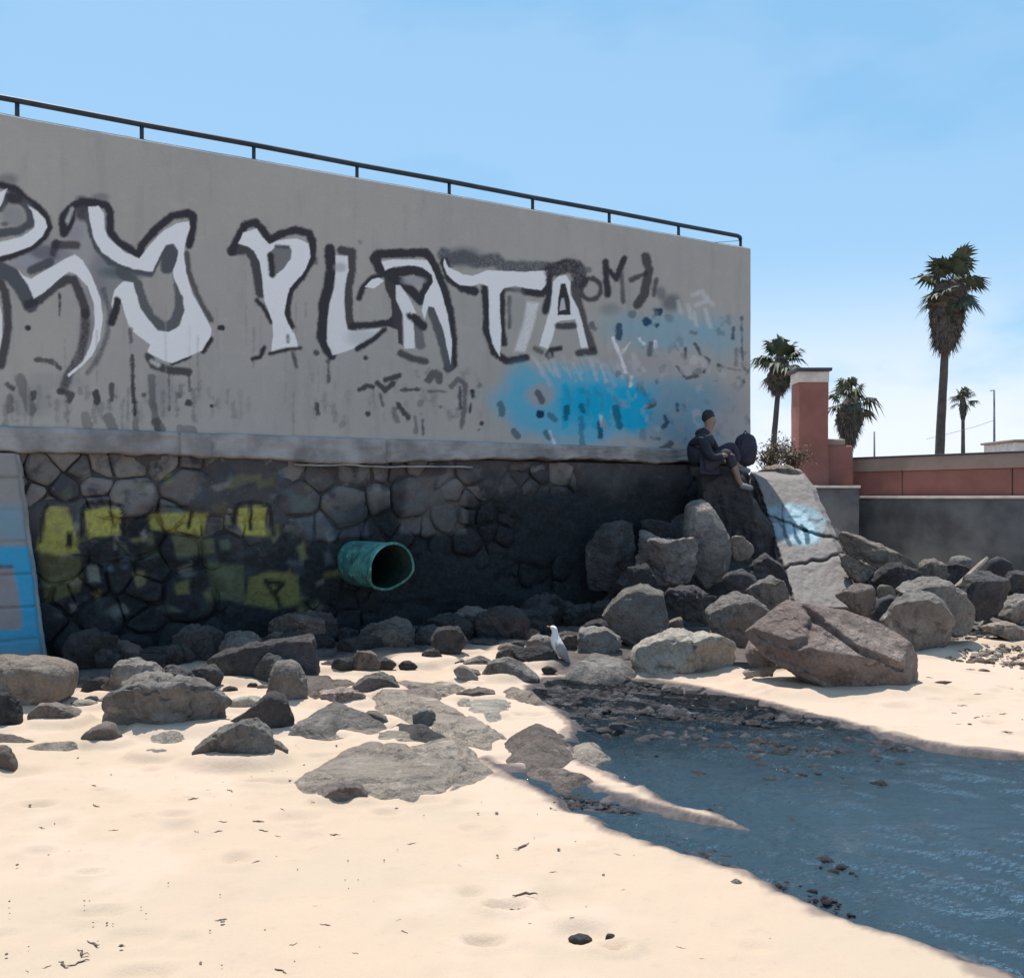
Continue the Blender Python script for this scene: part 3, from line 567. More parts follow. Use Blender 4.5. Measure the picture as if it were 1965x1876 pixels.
for p in ([(1470, 500), (1530, 480), (1552, 540), (1490, 565)], [(1560, 520), (1592, 560)], [(1480, 610), (1492, 685)], [(1545, 590), (1576, 692)], [(1440, 560), (1460, 640)], [(1380, 540), (1395, 600)]):
    stroke(T, p, 26, (.52, .52, .53), .65, 3.5)
for i in range(150):                     # flaking and scribbles towards the broken corner
    x = rnd.uniform(880, 1810); y = 540+rnd.uniform(0, 1)**.7*860
    if rnd.random() > .35+.65*(x-880)/930: continue
    c_ = rnd.choice([SLT, (.42, .41, .42), (.30, .29, .30), (.10, .16, .20)])
    stroke(T, [(x, y), (x+rnd.uniform(-20, 20), y+rnd.uniform(-10, 45))], rnd.uniform(8, 40), c_, rnd.uniform(.2, .6), 3, 16)
blob(T, 1720, 1180, 110, 130, (.33, .30, .31), .5); blob(T, 1690, 1300, 120, 80, (.36, .33, .33), .6)

m, t, b = new_mat('plaster'); co = coords(t)
va = t.nodes.new('ShaderNodeVertexColor'); va.layer_name = 'paint'
mpn = N(t, 'Mapping'); mpn.inputs['Scale'].default_value = (2.2, 1, .35); t.links.new(co, mpn.inputs[0])
n1 = noise(t, co, .55, 5, .5); n2 = noise(t, mpn.outputs[0], 2.5, 6, .6); n3 = noise(t, co, 40, 5, .65); n4 = noise(t, co, 6, 6, .6)
c = mixc(t, rng_(t, n1, .3, .7), (.352, .336, .318), (.388, .366, .342))
c = mixc(t, rng_(t, n2, .48, .74, 0, .48), c, (.275, .264, .255))
c = mixc(t, rng_(t, n4, .52, .72, 0, .35), c, (.43, .405, .38))
c = mixc(t, rng_(t, n3, .55, .75, 0, .25), c, (.28, .268, .258))
c = mixc(t, va.outputs['Alpha'], c, va.outputs['Color'])
t.links.new(c, b.inputs['Base Color']); b.inputs['Roughness'].default_value = .85; b.inputs['Specular IOR Level'].default_value = .2
bump(t, b, math_(t, 'ADD', n3, math_(t, 'MULTIPLY', n4, .8)), .35, .02)
YY = .010*fbm(SS*1.6, ZZ*1.6, None, 3, 101) + .004*fbm(SS*9, ZZ*9, None, 2, 103)
YY = YY + .05*smooth(-.05, 0, SS)**2 + .03*smooth(ZT-.03, ZT, ZZ)**2
ZZ2 = ZZ + np.where(ZZ > ZT-.2, .022*fbm(SS*1.3, SS*0, None, 4, 105), 0)
face = grid_mesh('plaster_face', SS, YY, ZZ2, m, wall, colors=np.concatenate([np.where(al[..., None] > .001, col/np.maximum(al, .001)[..., None], .3), al[..., None]], -1), attr='paint')
CONC = plain('concrete', (.25, .235, .22), .9, 0, 18, .5, .22, 4)
V, Fc = box(S0, -.03, .055, 5.0, ZB+.12, ZT-.035)
box(S0, -.03, .40, 5.0, .0, ZB+.115, V, Fc)
mesh_obj('wall_core', V, Fc, CONC, wall, False)

# ledge between plaster and stone
LEDGE = plain('ledge_concrete', (.25, .24, .24), .9, 0, 9, .8, .34, 3)
ls = np.arange(S0, -.06, .03); lf = np.linspace(0, 1, 26)
LS_, LF_ = np.meshgrid(ls, lf)
lpx, _ = wall_px(LS_, LS_*0+2.1)
low_ = ZB+.01+.09*fbm(LS_*1.1, LS_*0, None, 4, 141)+.05*fbm(LS_*6, LS_*0, None, 3, 142)-.05*smooth(300, 600, lpx)+.10*smooth(700, 1000, lpx)
prd = .022+.03*fbm(LS_*2.2, LF_*2, None, 4, 143)+.02*fbm(LS_*9, LF_*6, None, 3, 145)
prd = prd*smooth(0, .12, LF_)*smooth(1, .85, LF_)+.02*(LF_ > .02)*(LF_ < .98)
for jx in (345, 405, 742): prd = prd-.05*np.exp(-((lpx-jx-4*fbm(LF_*4, LF_*0, None, 2, jx))/2.2)**2)
LY = np.where(LF_ < .02, .2, -prd); LY = np.where(LF_ > .98, .06, LY)
grid_mesh('ledge', LS_, LY, low_+(ZL+.012*fbm(LS_*2, LS_*0, None, 3, 147)-low_)*LF_, LEDGE, wall)
rough_box('ledge_lip', wall_s(565)[0], wall_s(905)[0], -.012, .15, 1.95, 1.972, LEDGE, wall, .06, .02, .006, 61)

# stone footing: every stone a piece of its own, set back under the ledge
MORTAR = plain('mortar', (.024, .025, .029), .95, 0, 14, .8, .4, 5)
foot = empty_mesh = mesh_obj('stone_footing', *box(S0, -.04, .26, .45, -.2, ZB+.06), MORTAR, wall, False); foot.location.y = -.10
def stone_mat():
    m, t, b = new_mat('footing_stone'); co = coords(t)
    va = t.nodes.new('ShaderNodeVertexColor'); va.layer_name = 'paint'
    oi = t.nodes.new('ShaderNodeObjectInfo')
    n1 = noise(t, co, 5, 6, .6); n2 = noise(t, co, 22, 6, .65); n0 = noise(t, co, .9, 4, .6)
    c = mixc(t, rng_(t, oi.outputs['Random'], 0, 1), (.055, .053, .058), (.20, .185, .178))
    c = mixc(t, rng_(t, n1, .45, .7), c, (.052, .052, .06)); c = mixc(t, rng_(t, n2, .58, .74, 0, .6), c, (.17, .16, .155))
    n6 = noise(t, co, 3.1, 7, .7, .8); c = mixc(t, rng_(t, n6, .60, .70, 0, .75), c, (.20, .19, .185))
    # near-black tone towards the bottom and the right end, ragged edge
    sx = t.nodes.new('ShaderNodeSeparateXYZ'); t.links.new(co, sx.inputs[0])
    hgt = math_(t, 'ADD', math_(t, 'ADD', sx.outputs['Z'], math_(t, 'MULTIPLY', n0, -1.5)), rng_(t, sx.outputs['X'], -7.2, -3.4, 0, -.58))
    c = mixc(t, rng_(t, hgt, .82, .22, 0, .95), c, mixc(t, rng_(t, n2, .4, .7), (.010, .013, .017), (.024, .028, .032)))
    c = mixc(t, math_(t, 'MULTIPLY', va.outputs['Alpha'], rng_(t, n2, .75, .35, .55, 1)), c, va.outputs['Color'])
    t.links.new(c, b.inputs['Base Color']); b.inputs['Roughness'].default_value = .8; b.inputs['Specular IOR Level'].default_value = .2
    bump(t, b, math_(t, 'ADD', n1, math_(t, 'MULTIPLY', n2, .5)), .8, .04)
    return m
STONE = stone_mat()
YEL, DY = (.40, .385, .10), (.16, .16, .07)
SP = [  # paint on the stones: (kind, region, points, width, colour, cover)
    ('f', 'S', [(320, 650), (460, 660), (500, 780), (540, 980), (400, 1000), (240, 960), (270, 820)], 0, YEL, .8),
    ('f', 'S', [(580, 690), (700, 660), (820, 670), (830, 850), (620, 870), (590, 800)], 0, YEL, 1),
    ('f', 'S', [(1040, 705), (1300, 700), (1440, 700), (1420, 860), (1220, 830), (1050, 815)], 0, YEL, .8),
    ('f', 'S', [(1640, 660), (1840, 655), (1850, 860), (1700, 850), (1650, 780)], 0, YEL, 1),
    ('f', 'S', [(1430, 1040), (1690, 1060), (1700, 1330), (1480, 1290)], 0, (.10, .125, .07), .8),
    ('f', 'S', [(1720, 1150), (1880, 1100), (2060, 1130), (2090, 1330), (1900, 1370), (1700, 1330)], 0, (.17, .17, .06), .9),
    ('f', 'S', [(250, 980), (560, 1000), (560, 1250), (310, 1330)], 0, DY, .55),
    ('f', 'S', [(1190, 860), (1480, 860), (1490, 980), (1230, 1010)], 0, (.17, .18, .10), .6),
    ('f', 'S', [(590, 1060), (660, 1065), (690, 1180), (610, 1180)], 0, (.22, .23, .20), .7),
    ('s', 'S', [(560, 860), (560, 680), (600, 630), (740, 625), (840, 650), (860, 840)], 36, (.015, .016, .018), .95),
    ('s', 'S', [(270, 900), (290, 700), (320, 640)], 34, (.015, .016, .018), .9), ('s', 'S', [(470, 850), (475, 920)], 46, (.015, .016, .012), 1),
    ('s', 'S', [(1730, 630), (1745, 810)], 26, (.015, .016, .012), 1), ('s', 'S', [(1330, 690), (1310, 800)], 26, (.015, .016, .012), 1), ('s', 'S', [(1620, 760), (1640, 640), (1760, 620), (1870, 650), (1900, 850)], 34, (.015, .016, .018), .9),
    ('s', 'S', [(1040, 700), (1060, 650), (1300, 660)], 26, (.015, .016, .018), .8), ('s', 'S', [(755, 690), (800, 790)], 18, (.02, .02, .01), .9),
    ('s', 'P', [(160, 1130), (290, 1150), (215, 1225), (160, 1135)], 34, (.012, .018, .010), 1), ('s', 'P', [(225, 1215), (265, 1310)], 34, (.012, .018, .010), 1),
    ('f', 'P', [(330, 500), (500, 520), (510, 610), (370, 640)], 0, (.10, .14, .15), .6), ('f', 'P', [(380, 640), (900, 600), (920, 800), (480, 830)], 0, (.085, .105, .13), .6),
    ('f', 'P', [(1200, 380), (1640, 340), (1640, 780), (1380, 800), (1150, 780)], 0, (.17, .155, .155), .6),
]
rp = random.Random(5)
for _ in range(95):                      # old flaking paint and lime between the tags
    x_, y_ = rp.uniform(90, 640), rp.uniform(905, 1175); w2, h2 = rp.uniform(4, 20), rp.uniform(4, 18)
    SP.insert(0, ('f', 'D', [(x_-w2, y_-h2*rp.random()), (x_+w2*rp.random(), y_-h2), (x_+w2, y_+h2*rp.random()), (x_-w2*rp.random(), y_+h2)], 0, rp.choice([(.10, .14, .09), (.09, .13, .16), (.17, .17, .07), (.24, .24, .23), (.05, .07, .09), (.13, .17, .14), (.20, .19, .09)]), rp.uniform(.35, .85)))
def stone_paint(s, z):
    px, py = wall_px(s, z, -.15); c = np.zeros((len(s), 3)); a = np.zeros(len(s))
    nz_ = 5*fbm(px*.06, py*.06, None, 3, 120)
    for kd, r, pts, wd, c_, cov in SP:
        p = reg(r, pts)
        d = sdf_poly(px, py, p) if kd == 'f' else sdf_line(px, py, p)-wd*REG[r][0]/2
        m_ = smooth(4, -4, d+nz_)*cov if kd == 'f' else smooth(2.5, -2.5, d+nz_*.25)*cov
        c = c*(1-m_[:, None])+np.array(c_)*m_[:, None]; a = a*(1-m_)+m_
    return np.concatenate([np.where(a[:, None] > .001, c/np.maximum(a, .001)[:, None], .1), a[:, None]], 1)
def clip(poly, px, py, nx, ny):          # keep the half plane (p-p0).n <= 0
    o = []
    for i in range(len(poly)):
        a, b_ = poly[i], poly[(i+1) % len(poly)]
        da, db = (a[0]-px)*nx+(a[1]-py)*ny, (b_[0]-px)*nx+(b_[1]-py)*ny
        if da <= 0: o.append(a)
        if da*db < 0:
            f = da/(da-db); o.append((a[0]+(b_[0]-a[0])*f, a[1]+(b_[1]-a[1])*f))
    return o
rs = random.Random(17); seeds = []; wts = []
for _ in range(6000):                    # big stones first, small ones fill what is left
    big_ = len(seeds) < 60; r_ = rs.uniform(.15, .27) if big_ else rs.uniform(.06, .14)
    p = (rs.uniform(-11.6, -.1), rs.uniform(-.12, ZB))
    if all(((p[0]-q[0])/1.25)**2+(p[1]-q[1])**2 > ((r_+w_)*(.80 if big_ else .92))**2 for q, w_ in zip(seeds, wts)): seeds.append(p); wts.append(r_)
    if len(seeds) > 290: break
ms, mz = np.arange(-11.7, -.02, .03), np.arange(-.2, ZB+.05, .03); MS_, MZ_ = np.meshgrid(ms, mz)
mpx, _ = wall_px(MS_, MZ_, -.15)
full = smooth(-.06, .14, fbm(MS_*1.1, MZ_*1.6, None, 4, 151)+.16*smooth(650, 1000, mpx)-.03)      # pointing smeared flush over the stones in places
MY_ = .20-.085*full+.03*fbm(MS_*9, MZ_*9, None, 3, 153)
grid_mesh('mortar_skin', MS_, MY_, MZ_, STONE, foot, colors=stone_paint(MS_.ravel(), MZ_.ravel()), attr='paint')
for i, (sx_, sz_) in enumerate(seeds):
    poly = [(sx_-.6, sz_-.5), (sx_+.6, sz_-.5), (sx_+.6, sz_+.5), (sx_-.6, sz_+.5)]
    for j, (tx, tz) in enumerate(seeds):
        if j != i and abs(tx-sx_) < 1.2 and abs(tz-sz_) < 1.0:
            d2 = (tx-sx_)**2+(tz-sz_)**2; f_ = .5+(wts[i]**2-wts[j]**2)/(2*d2)*.8; poly = clip(poly, sx_+(tx-sx_)*f_, sz_+(tz-sz_)*f_, tx-sx_, (tz-sz_))
            if len(poly) < 3: break
    if len(poly) < 3: continue
    for q in ((0, ZB+.03, 0, 1), (0, -.15, 0, -1), (-.05, 0, 1, 0)): poly = clip(poly, *q)
    if len(poly) < 3: continue
    px_, py_ = wall_px(np.array([sx_]), np.array([sz_]), -.15)
    if px_[0] < -160: continue
    fine = px_[0] < 640 and 930 < py_[0] < 1180
    nr, npt = (7, 36) if fine else (3, 22)
    cx = sum(p[0] for p in poly)/len(poly); cz = sum(p[1] for p in poly)/len(poly)
    per = [math.dist(poly[k], poly[(k+1) % len(poly)]) for k in range(len(poly))]; tot = sum(per); ring = []
    for k in range(npt):                 # resample the outline, pull corners in a little
        dd = tot*k/npt; e = 0
        while dd > per[e] and e < len(per)-1: dd -= per[e]; e += 1
        f = dd/max(per[e], 1e-6); a, b_ = poly[e], poly[(e+1) % len(poly)]
        ring.append((a[0]+(b_[0]-a[0])*f, a[1]+(b_[1]-a[1])*f))
    ring = np.array(ring)
    ring = .7*ring+.15*np.roll(ring, 1, 0)+.15*np.roll(ring, -1, 0)
    gap = rs.uniform(.004, .018); rad = np.hypot(ring[:, 0]-cx, ring[:, 1]-cz)
    ring = np.array([cx, cz])+(ring-np.array([cx, cz]))*(1-gap/np.maximum(rad, .05))[:, None]
    ring += .045*np.stack([fbm(ring[:, 0]*7, ring[:, 1]*7, None, 2, i), fbm(ring[:, 0]*7, ring[:, 1]*7, None, 2, i+500)], -1)
    proud = rs.uniform(.03, .095); tx, tz = rs.uniform(-.10, .10), rs.uniform(-.10, .10)
    if px_[0] > 720: proud *= .75; gap *= .6
    V, Fc = [], []
    prof = [(1.0, 0.03), (1.0, -proud*.45)]+[(1-(.12 if q == 1 else .12+.88*(q-1)/nr), -proud*(.86+.14*q/nr)) for q in range(1, nr+1)]
    for f, y in prof:
        for p in ring:
            qx, qz = cx+(p[0]-cx)*f, cz+(p[1]-cz)*f
            V.append((qx, .20+y+tx*(qx-cx)*(y < 0)+tz*(qz-cz)*(y < 0), qz))
    V.append((cx, .20-proud*1.02, cz))
    for q in range(len(prof)-1):
        for k in range(npt): Fc.append((q*npt+k, q*npt+(k+1) % npt, (q+1)*npt+(k+1) % npt, (q+1)*npt+k))
    for k in range(npt): Fc.append(((len(prof)-1)*npt+k, (len(prof)-1)*npt+(k+1) % npt, len(V)-1))
    V = np.array(V); V[2*npt:, 1] += .05*fbm(V[2*npt:, 0]*9, V[2*npt:, 2]*9, None, 3, 200+i)*1.3
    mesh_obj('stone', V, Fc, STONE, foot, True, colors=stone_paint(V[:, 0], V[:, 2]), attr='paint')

# blue painted buttress at the left edge
bs = np.concatenate([np.linspace(S0, -10.6, 8), np.arange(-10.5, -8.9, .02)]); bz = np.arange(-.05, 2.03, .016)
sr_t, sr_b = wall_s(42, .06)[0], wall_s(97, .26)[0]
tt = np.linspace(0, 1, 110)
BT, BZ = np.meshgrid(tt, bz)
right = sr_b+(sr_t-sr_b)*(BZ/2.0)+.03*fbm(BZ*6, BZ*0, None, 3, 131)
BS = (right-2.2)+(2.2)*BT**1
proud = .26+(.075-.26)*np.clip(BZ/2.0, 0, 1)
row_ = np.floor((BZ+.03*fbm(BS*1.5, BZ*0, None, 2, 133))/.30)
gap_ = np.abs(((BZ+.03*fbm(BS*1.5, BZ*0, None, 2, 133))/.30) % 1-.5)
BY = -proud+.03*smooth(.46, .5, gap_)+.02*fbm(BS*5, BZ*5, None, 3, 135)+.10*smooth(.97, 1.0, BT)
bx_, by_ = wall_px(BS, BZ, proud)
cc = np.zeros(BS.shape+(3,)); cc[:] = (.24, .225, .22)
def bl(d, c_, a, soft):
    m_ = (smooth(soft, -soft, d+3*fbm(bx_*.08, by_*.08, None, 3, 137))*a)[..., None]; cc[:] = cc*(1-m_)+np.array(c_)*m_
bl(sdf_poly(bx_, by_, reg('S', [(-900, 650), (160, 640), (200, 900), (-900, 800)])), (.13, .27, .36), .65, 10)
bl(sdf_poly(bx_, by_, reg('S', [(-900, 940), (240, 930), (360, 1680), (-900, 1680)])), (.015, .29, .50), .95, 8)
bl(sdf_poly(bx_, by_, reg('S', [(-900, 1085), (85, 1080), (130, 1250), (155, 1420), (150, 1520), (-900, 1560)])), (.25, .21, .215), .95, 5)
bl(sdf_poly(bx_, by_, reg('S', [(-900, 1590), (330, 1570), (360, 1680), (-900, 1680)])), (.09, .24, .32), .6, 14)
bl(sdf_line(bx_, by_, reg('S', [(-300, 1070), (80, 1078)]))-3, (.02, .05, .08), .8, 3)
BUT = None
m, t, b = new_mat('buttress_paint'); co = coords(t); n2 = noise(t, co, 12, 6, .65)
c = mixc(t, rng_(t, n2, .5, .75, 0, .35), vcol(t, 'paint'), (.20, .20, .20)); t.links.new(c, b.inputs['Base Color']); b.inputs['Roughness'].default_value = .8
bump(t, b, n2, .5, .03)
grid_mesh('buttress', BS, BY, BZ, m, wall, colors=cc, attr='paint')
V, Fc = [], []
for z in (-.05, 2.0):
    r_ = sr_b+(sr_t-sr_b)*z/2.0; p_ = .26+(.075-.26)*max(z, 0)/2.0-.03
    V += [(S0, -p_, z), (r_-.02, -p_, z), (r_-.02, .3, z), (S0, .3, z)]
Fc = [(0, 3, 2, 1), (4, 5, 6, 7), (0, 1, 5, 4), (1, 2, 6, 5), (2, 3, 7, 6), (3, 0, 4, 7)]
mesh_obj('buttress_core', V, Fc, CONC, wall, False)

# handrail on the wall top
RAILM = plain('rail_paint', (.018, .03, .045), .5, .3, 0, .3, .3, 8)
rail = empty('handrail', E+Vector((0, 0, ZT)), WA); tag(rail, 'low dark blue pipe handrail on short posts along the wall top', 'handrail')
off = .09; RH = .165
posts = [-210, 33, 272, 487, 685, 862, 1022, 1169, 1302, 1421]
ps = [wall_s(p, -off)[0] for p in posts]
pp = [(-14.8, off, RH)]+[(s, off, RH+.006*(i % 2)) for i, s in enumerate(ps[:-1])]+[(ps[-1]-.06, off, RH), (ps[-1]-.015, off, RH-.012), (ps[-1], off, RH-.045)]
tube('rail', pp, .029, RAILM, rail, 10)
for s in ps: tube('post', [(s, off, -.03), (s, off, RH-.012 if s != ps[-1] else RH-.04)], .021, RAILM, rail, 8)
for s in ps[:-1]: tube('flange', [(s, off, -.03), (s, off, .012)], .035, RAILM, rail, 10)
tube('wire', [(ps[-1], off, RH-.06), (ps[-1]-.25, off+.05, RH-.10), (ps[-1]-.55, off+.05, RH-.15)], .004, RAILM, rail, 5)

# corroded drain pipe
def pipe_mat():
    m, t, b = new_mat('corroded_pipe'); co = coords(t); n1 = noise(t, co, 5, 6, .65, .5); n2 = noise(t, co, 16, 6, .7)
    n0 = noise(t, co, 2.6, 5, .6, .8); c = mixc(t, rng_(t, n1, .35, .65), (.02, .15, .14), (.09, .30, .27)); c = mixc(t, rng_(t, n2, .55, .66), c, (.26, .40, .37)); c = mixc(t, rng_(t, n0, .50, .62, 0, .85), c, (.025, .055, .05)); c = mixc(t, rng_(t, n1, .60, .68, 0, .8), c, (.10, .055, .03))
    t.links.new(c, b.inputs['Base Color']); b.inputs['Roughness'].default_value = .7; bump(t, b, n2, .6, .02); return m
PIPE = pipe_mat()
s_, d_ = wall_s(682, -.1); zc = wz(1079, d_)
pipe = empty('drain_pipe', E+Vector((UX*s_, UY*s_, zc)), WA); tag(pipe, 'wide turquoise corroded drain pipe jutting out of the stone footing', 'pipe')
V, Fc = [], []; nseg, nl, Rr = 40, 22, .25
for lay_, R_ in ((0, Rr), (1, Rr-.014)):
    for j in range(nl+1):
        f = j/nl
        for k in range(nseg):
            an = 2*math.pi*k/nseg; low = max(0, -math.sin(an)-.15)
            L_ = .86-.24*low**1.1-.03*math.sin(an*5)*low
            y = .25-(.25+L_)*f
            rr_ = R_*(1+.02*math.sin(an*3+f*4))+(.012 if (lay_ == 0 and .93 < f) else 0)
            V.append((rr_*math.cos(an), y, rr_*math.sin(an)))
def pid(l_, j, k): return l_*(nl+1)*nseg+j*nseg+k % nseg
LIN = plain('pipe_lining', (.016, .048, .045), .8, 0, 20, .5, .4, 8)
F_in = []
for j in range(nl):
    for k in range(nseg):
        Fc.append((pid(0, j, k), pid(0, j+1, k), pid(0, j+1, k+1), pid(0, j, k+1))); F_in.append((pid(1, j, k), pid(1, j, k+1), pid(1, j+1, k+1), pid(1, j+1, k)))
for k in range(nseg): Fc.append((pid(0, nl, k), pid(1, nl, k), pid(1, nl, k+1), pid(0, nl, k+1)))
F_in.append(tuple(pid(1, 0, k) for k in range(nseg)))
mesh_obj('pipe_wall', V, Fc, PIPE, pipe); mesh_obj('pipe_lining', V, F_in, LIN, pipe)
# ------------------------------------------------------------------ boulders
def rock(r, pts, label, mat='grey', d=None, thick=.85, sub=4, facets=9, amp=.05, seed=None, name='boulder', cat='boulder', group='boulders at the foot of the wall', sink=.0, box=.72, planes=(), cracks=()):
    P = reg(r, pts); seed = seed if seed is not None else abs(hash_label(label)) % 9973
    ys = [p[1] for p in P]; xs = [p[0] for p in P]
    if d is None:
        dcont = gdepth(max(ys)); d = dcont+.30*thick*(max(xs)-min(xs))/F*dcont
    W3 = [(p.x, p.z) for p in (at(x, y, d) for x, y in P)]
    cx = (min(p[0] for p in W3)+max(p[0] for p in W3))/2; cz = (min(p[1] for p in W3)+max(p[1] for p in W3))/2
    wd = max(p[0] for p in W3)-min(p[0] for p in W3); ht = max(p[1] for p in W3)-min(p[1] for p in W3)
    ry = thick*.5*max(wd*.75, min(wd, ht))
    # radius of the outline as a function of angle
    n = 360; th = np.linspace(-math.pi, math.pi, n, endpoint=False); rad = np.zeros(n)
    for i, a in enumerate(th):
        ca, sa = math.cos(a), math.sin(a); best = .02
        for (ax, az), (bx, bz) in zip(W3, W3[1:]+W3[:1]):
            ax_, az_, bx_, bz_ = ax-cx, az-cz, bx-cx, bz-cz
            den = (bx_-ax_)*sa-(bz_-az_)*ca
            if abs(den) < 1e-9: continue
            u = (az_*ca-ax_*sa)/den
            if -1e-6 <= u <= 1+1e-6:
                q = (ax_+(bx_-ax_)*u)*ca+(az_+(bz_-az_)*u)*sa
                best = max(best, q)
        rad[i] = best
    for _ in range(2): rad = .5*rad+.25*np.roll(rad, 1)+.25*np.roll(rad, -1)
    if sub == 4 and max(xs)-min(xs) > 75: sub = 5
    V0, F0 = ico(sub); x, y, z = V0[:, 0], V0[:, 1], V0[:, 2]
    rho = np.hypot(x, z); ang = np.arctan2(z, x)
    R = np.interp(ang, np.append(th, math.pi), np.append(rad, rad[0]))
    rp = rho**box                        # fuller than an ellipsoid
    Q = np.stack([rp*R*np.cos(ang), np.sign(y)*np.abs(y)**box*ry, rp*R*np.sin(ang)], -1)
    rg = np.random.RandomState(seed); size = (wd*ht*2*ry)**(1/3)
    lo0, hi0 = Q.min(0).copy(), Q.max(0).copy()
    for nv, fr_ in planes:
        nv = np.array(nv, float); nv /= np.linalg.norm(nv); dd = Q@nv; c_ = dd.max()*fr_; ov = dd > c_; Q[ov] -= nv*(dd[ov]-c_)[:, None]
    for k in range(int(facets*1.3)+1 if facets else 0):   # broken faces
        kind_ = k % 5                    # fronts undercut, tops level, a few free breaks
        if kind_ in (0, 2): nv = np.array([rg.uniform(-.75, .75), -1, rg.uniform(-.45, .12)])
        elif kind_ == 1: nv = np.array([rg.uniform(-.6, .6), rg.uniform(-.6, .2), 1])
        elif kind_ == 3: nv = np.array([rg.uniform(-1, 1), rg.uniform(-.6, .6), rg.uniform(-.1, .9)])
        else: nv = np.array([rg.uniform(-.7, .7), 1, rg.uniform(-.2, .6)])
        nv = nv/np.linalg.norm(nv)
        dd = Q@nv; c_ = dd.max()*(rg.uniform(.62, .86) if kind_ in (0, 2, 4) else rg.uniform(.78, .93)); ov = dd > c_
        Q[ov] -= nv*((dd[ov]-c_)*.95)[:, None]
    dirn = Q/np.maximum(np.linalg.norm(Q, axis=1), 1e-6)[:, None]; f = 2.2/size
    n1 = fbm(Q[:, 0]*f+seed, Q[:, 1]*f, Q[:, 2]*f, 3, seed % 97); n2 = fbm(Q[:, 0]*f*3.5+seed, Q[:, 1]*f*3.5, Q[:, 2]*f*3.5, 4, seed % 89, .6)
    rid = np.abs(fbm(Q[:, 0]*f*1.6, Q[:, 1]*f*1.6+seed, Q[:, 2]*f*1.6, 3, seed % 83))
    crk = np.exp(-(rid/.022)**2)
    Q = Q+dirn*(amp*size*(1.2*n1+2.0*n2+1.9*rid-.6*crk))[:, None]
    lo1, hi1 = Q.min(0), Q.max(0)
    for ax in (0, 2): Q[:, ax] = lo0[ax]+(Q[:, ax]-lo1[ax])*(hi0[ax]-lo0[ax])/(hi1[ax]-lo1[ax])
    for r2, cp, wpx, dep in cracks:
        w3 = [(p.x-cx, p.z-cz) for p in (at(x_, y_, d-.5*ry) for x_, y_ in reg(r2, cp))]
        dl = sdf_line(Q[:, 0], Q[:, 2], w3)+.02*fbm(Q[:, 0]*9, Q[:, 2]*9, None, 3, 3); Q[:, 1] += np.where(Q[:, 1] < 0, dep*smooth(wpx/F*d, 0, dl), 0); Q[:, 2] -= np.where(Q[:, 1] < 0, dep*.6*smooth(wpx/F*d, 0, dl), 0)
    Q[:, 2] -= sink
    zb = Q[:, 2].min()+cz
    o = mesh_obj(name, Q-np.array([0, 0, Q[:, 2].min()]), F0, ROCK[mat], loc=(cx, d, zb))
    FOOT.append((cx, d, wd*.5, ry, zb)); tag(o, label, cat, group); return o
FOOT = []
def hash_label(s):
    h = 7
    for ch in s: h = (h*131+ord(ch)) & 0x7fffffff
    return h

# heap of rubble the corner rocks rest on
mu_ = np.arange(-4.2, 3.4, .06); mq = np.arange(-2.5, 4.2, .06)
MS, MQ = np.meshgrid(mu_, mq)
H = 1.62*smooth(2.3, .0, MQ+.7*smooth(-.6, -2.6, MS)+.25*fbm(MS, MQ, None, 3, 5))*smooth(-3.6, -1.0, MS)*smooth(2.2, .9, MS)
H = H*(1+.25*fbm(MS*2.5, MQ*2.5, None, 3, 7))+.16*(np.abs(fbm(MS*3, MQ*3, None, 4, 11)))*smooth(.05, .4, H)-.12
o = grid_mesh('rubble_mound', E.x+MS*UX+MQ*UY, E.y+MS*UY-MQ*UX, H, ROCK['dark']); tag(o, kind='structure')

def flat_rock(r, pts, label, mat='sandy', h=.1, amp=.04, name='flat_rock', layers=0, seed=1, edge=.14):
    # a rock lying flat in the sand: outline on the ground, low uneven top
    G2 = [gpt(*p) for p in reg(r, pts)]; xs, ys = [p[0] for p in G2], [p[1] for p in G2]; st = max(.012, (max(xs)-min(xs))/110)
    ax_, ay_ = np.arange(min(xs)-.05, max(xs)+.05, st), np.arange(min(ys)-.05, max(ys)+.05, st); X, Y = np.meshgrid(ax_, ay_)
    sd = -sdf_poly(X, Y, G2)+.06*fbm(X*6, Y*6, None, 3, seed)
    z = -.09+(h+.09)*np.sqrt(np.clip((sd+.03)/edge, 0, 1))+h*.9*fbm(X*2.2, Y*2.2, None, 3, seed+1)*smooth(0, edge, sd)+amp*fbm(X*7, Y*7, None, 4, seed+2)*smooth(0, .05, sd)
    if layers:
        q = z/layers+.7*fbm(X*1.5, Y*1.5, None, 3, seed+5); z = (z+layers*(np.floor(q)+smooth(.55, 1.0, q-np.floor(q))-q)*.8)
    z = z-.03*np.exp(-(fbm(X*1.6, Y*1.6, None, 3, seed+8)/.012)**2)*smooth(0, .1, sd)
    keep = sd > -.03; idx = -np.ones(X.shape, int); idx[keep] = np.arange(keep.sum())
    q = np.stack([idx[:-1, :-1], idx[:-1, 1:], idx[1:, 1:], idx[1:, :-1]], -1).reshape(-1, 4); q = q[(q >= 0).all(1)]
    cx, cy = (min(xs)+max(xs))/2, (min(ys)+max(ys))/2
    o = mesh_obj(name, np.stack([X[keep]-cx, Y[keep]-cy, z[keep]], -1), q, ROCK[mat], loc=(cx, cy, 0)); tag(o, label, 'rock', 'flat rocks in the sand'); return o
G = 'boulders at the foot of the wall'
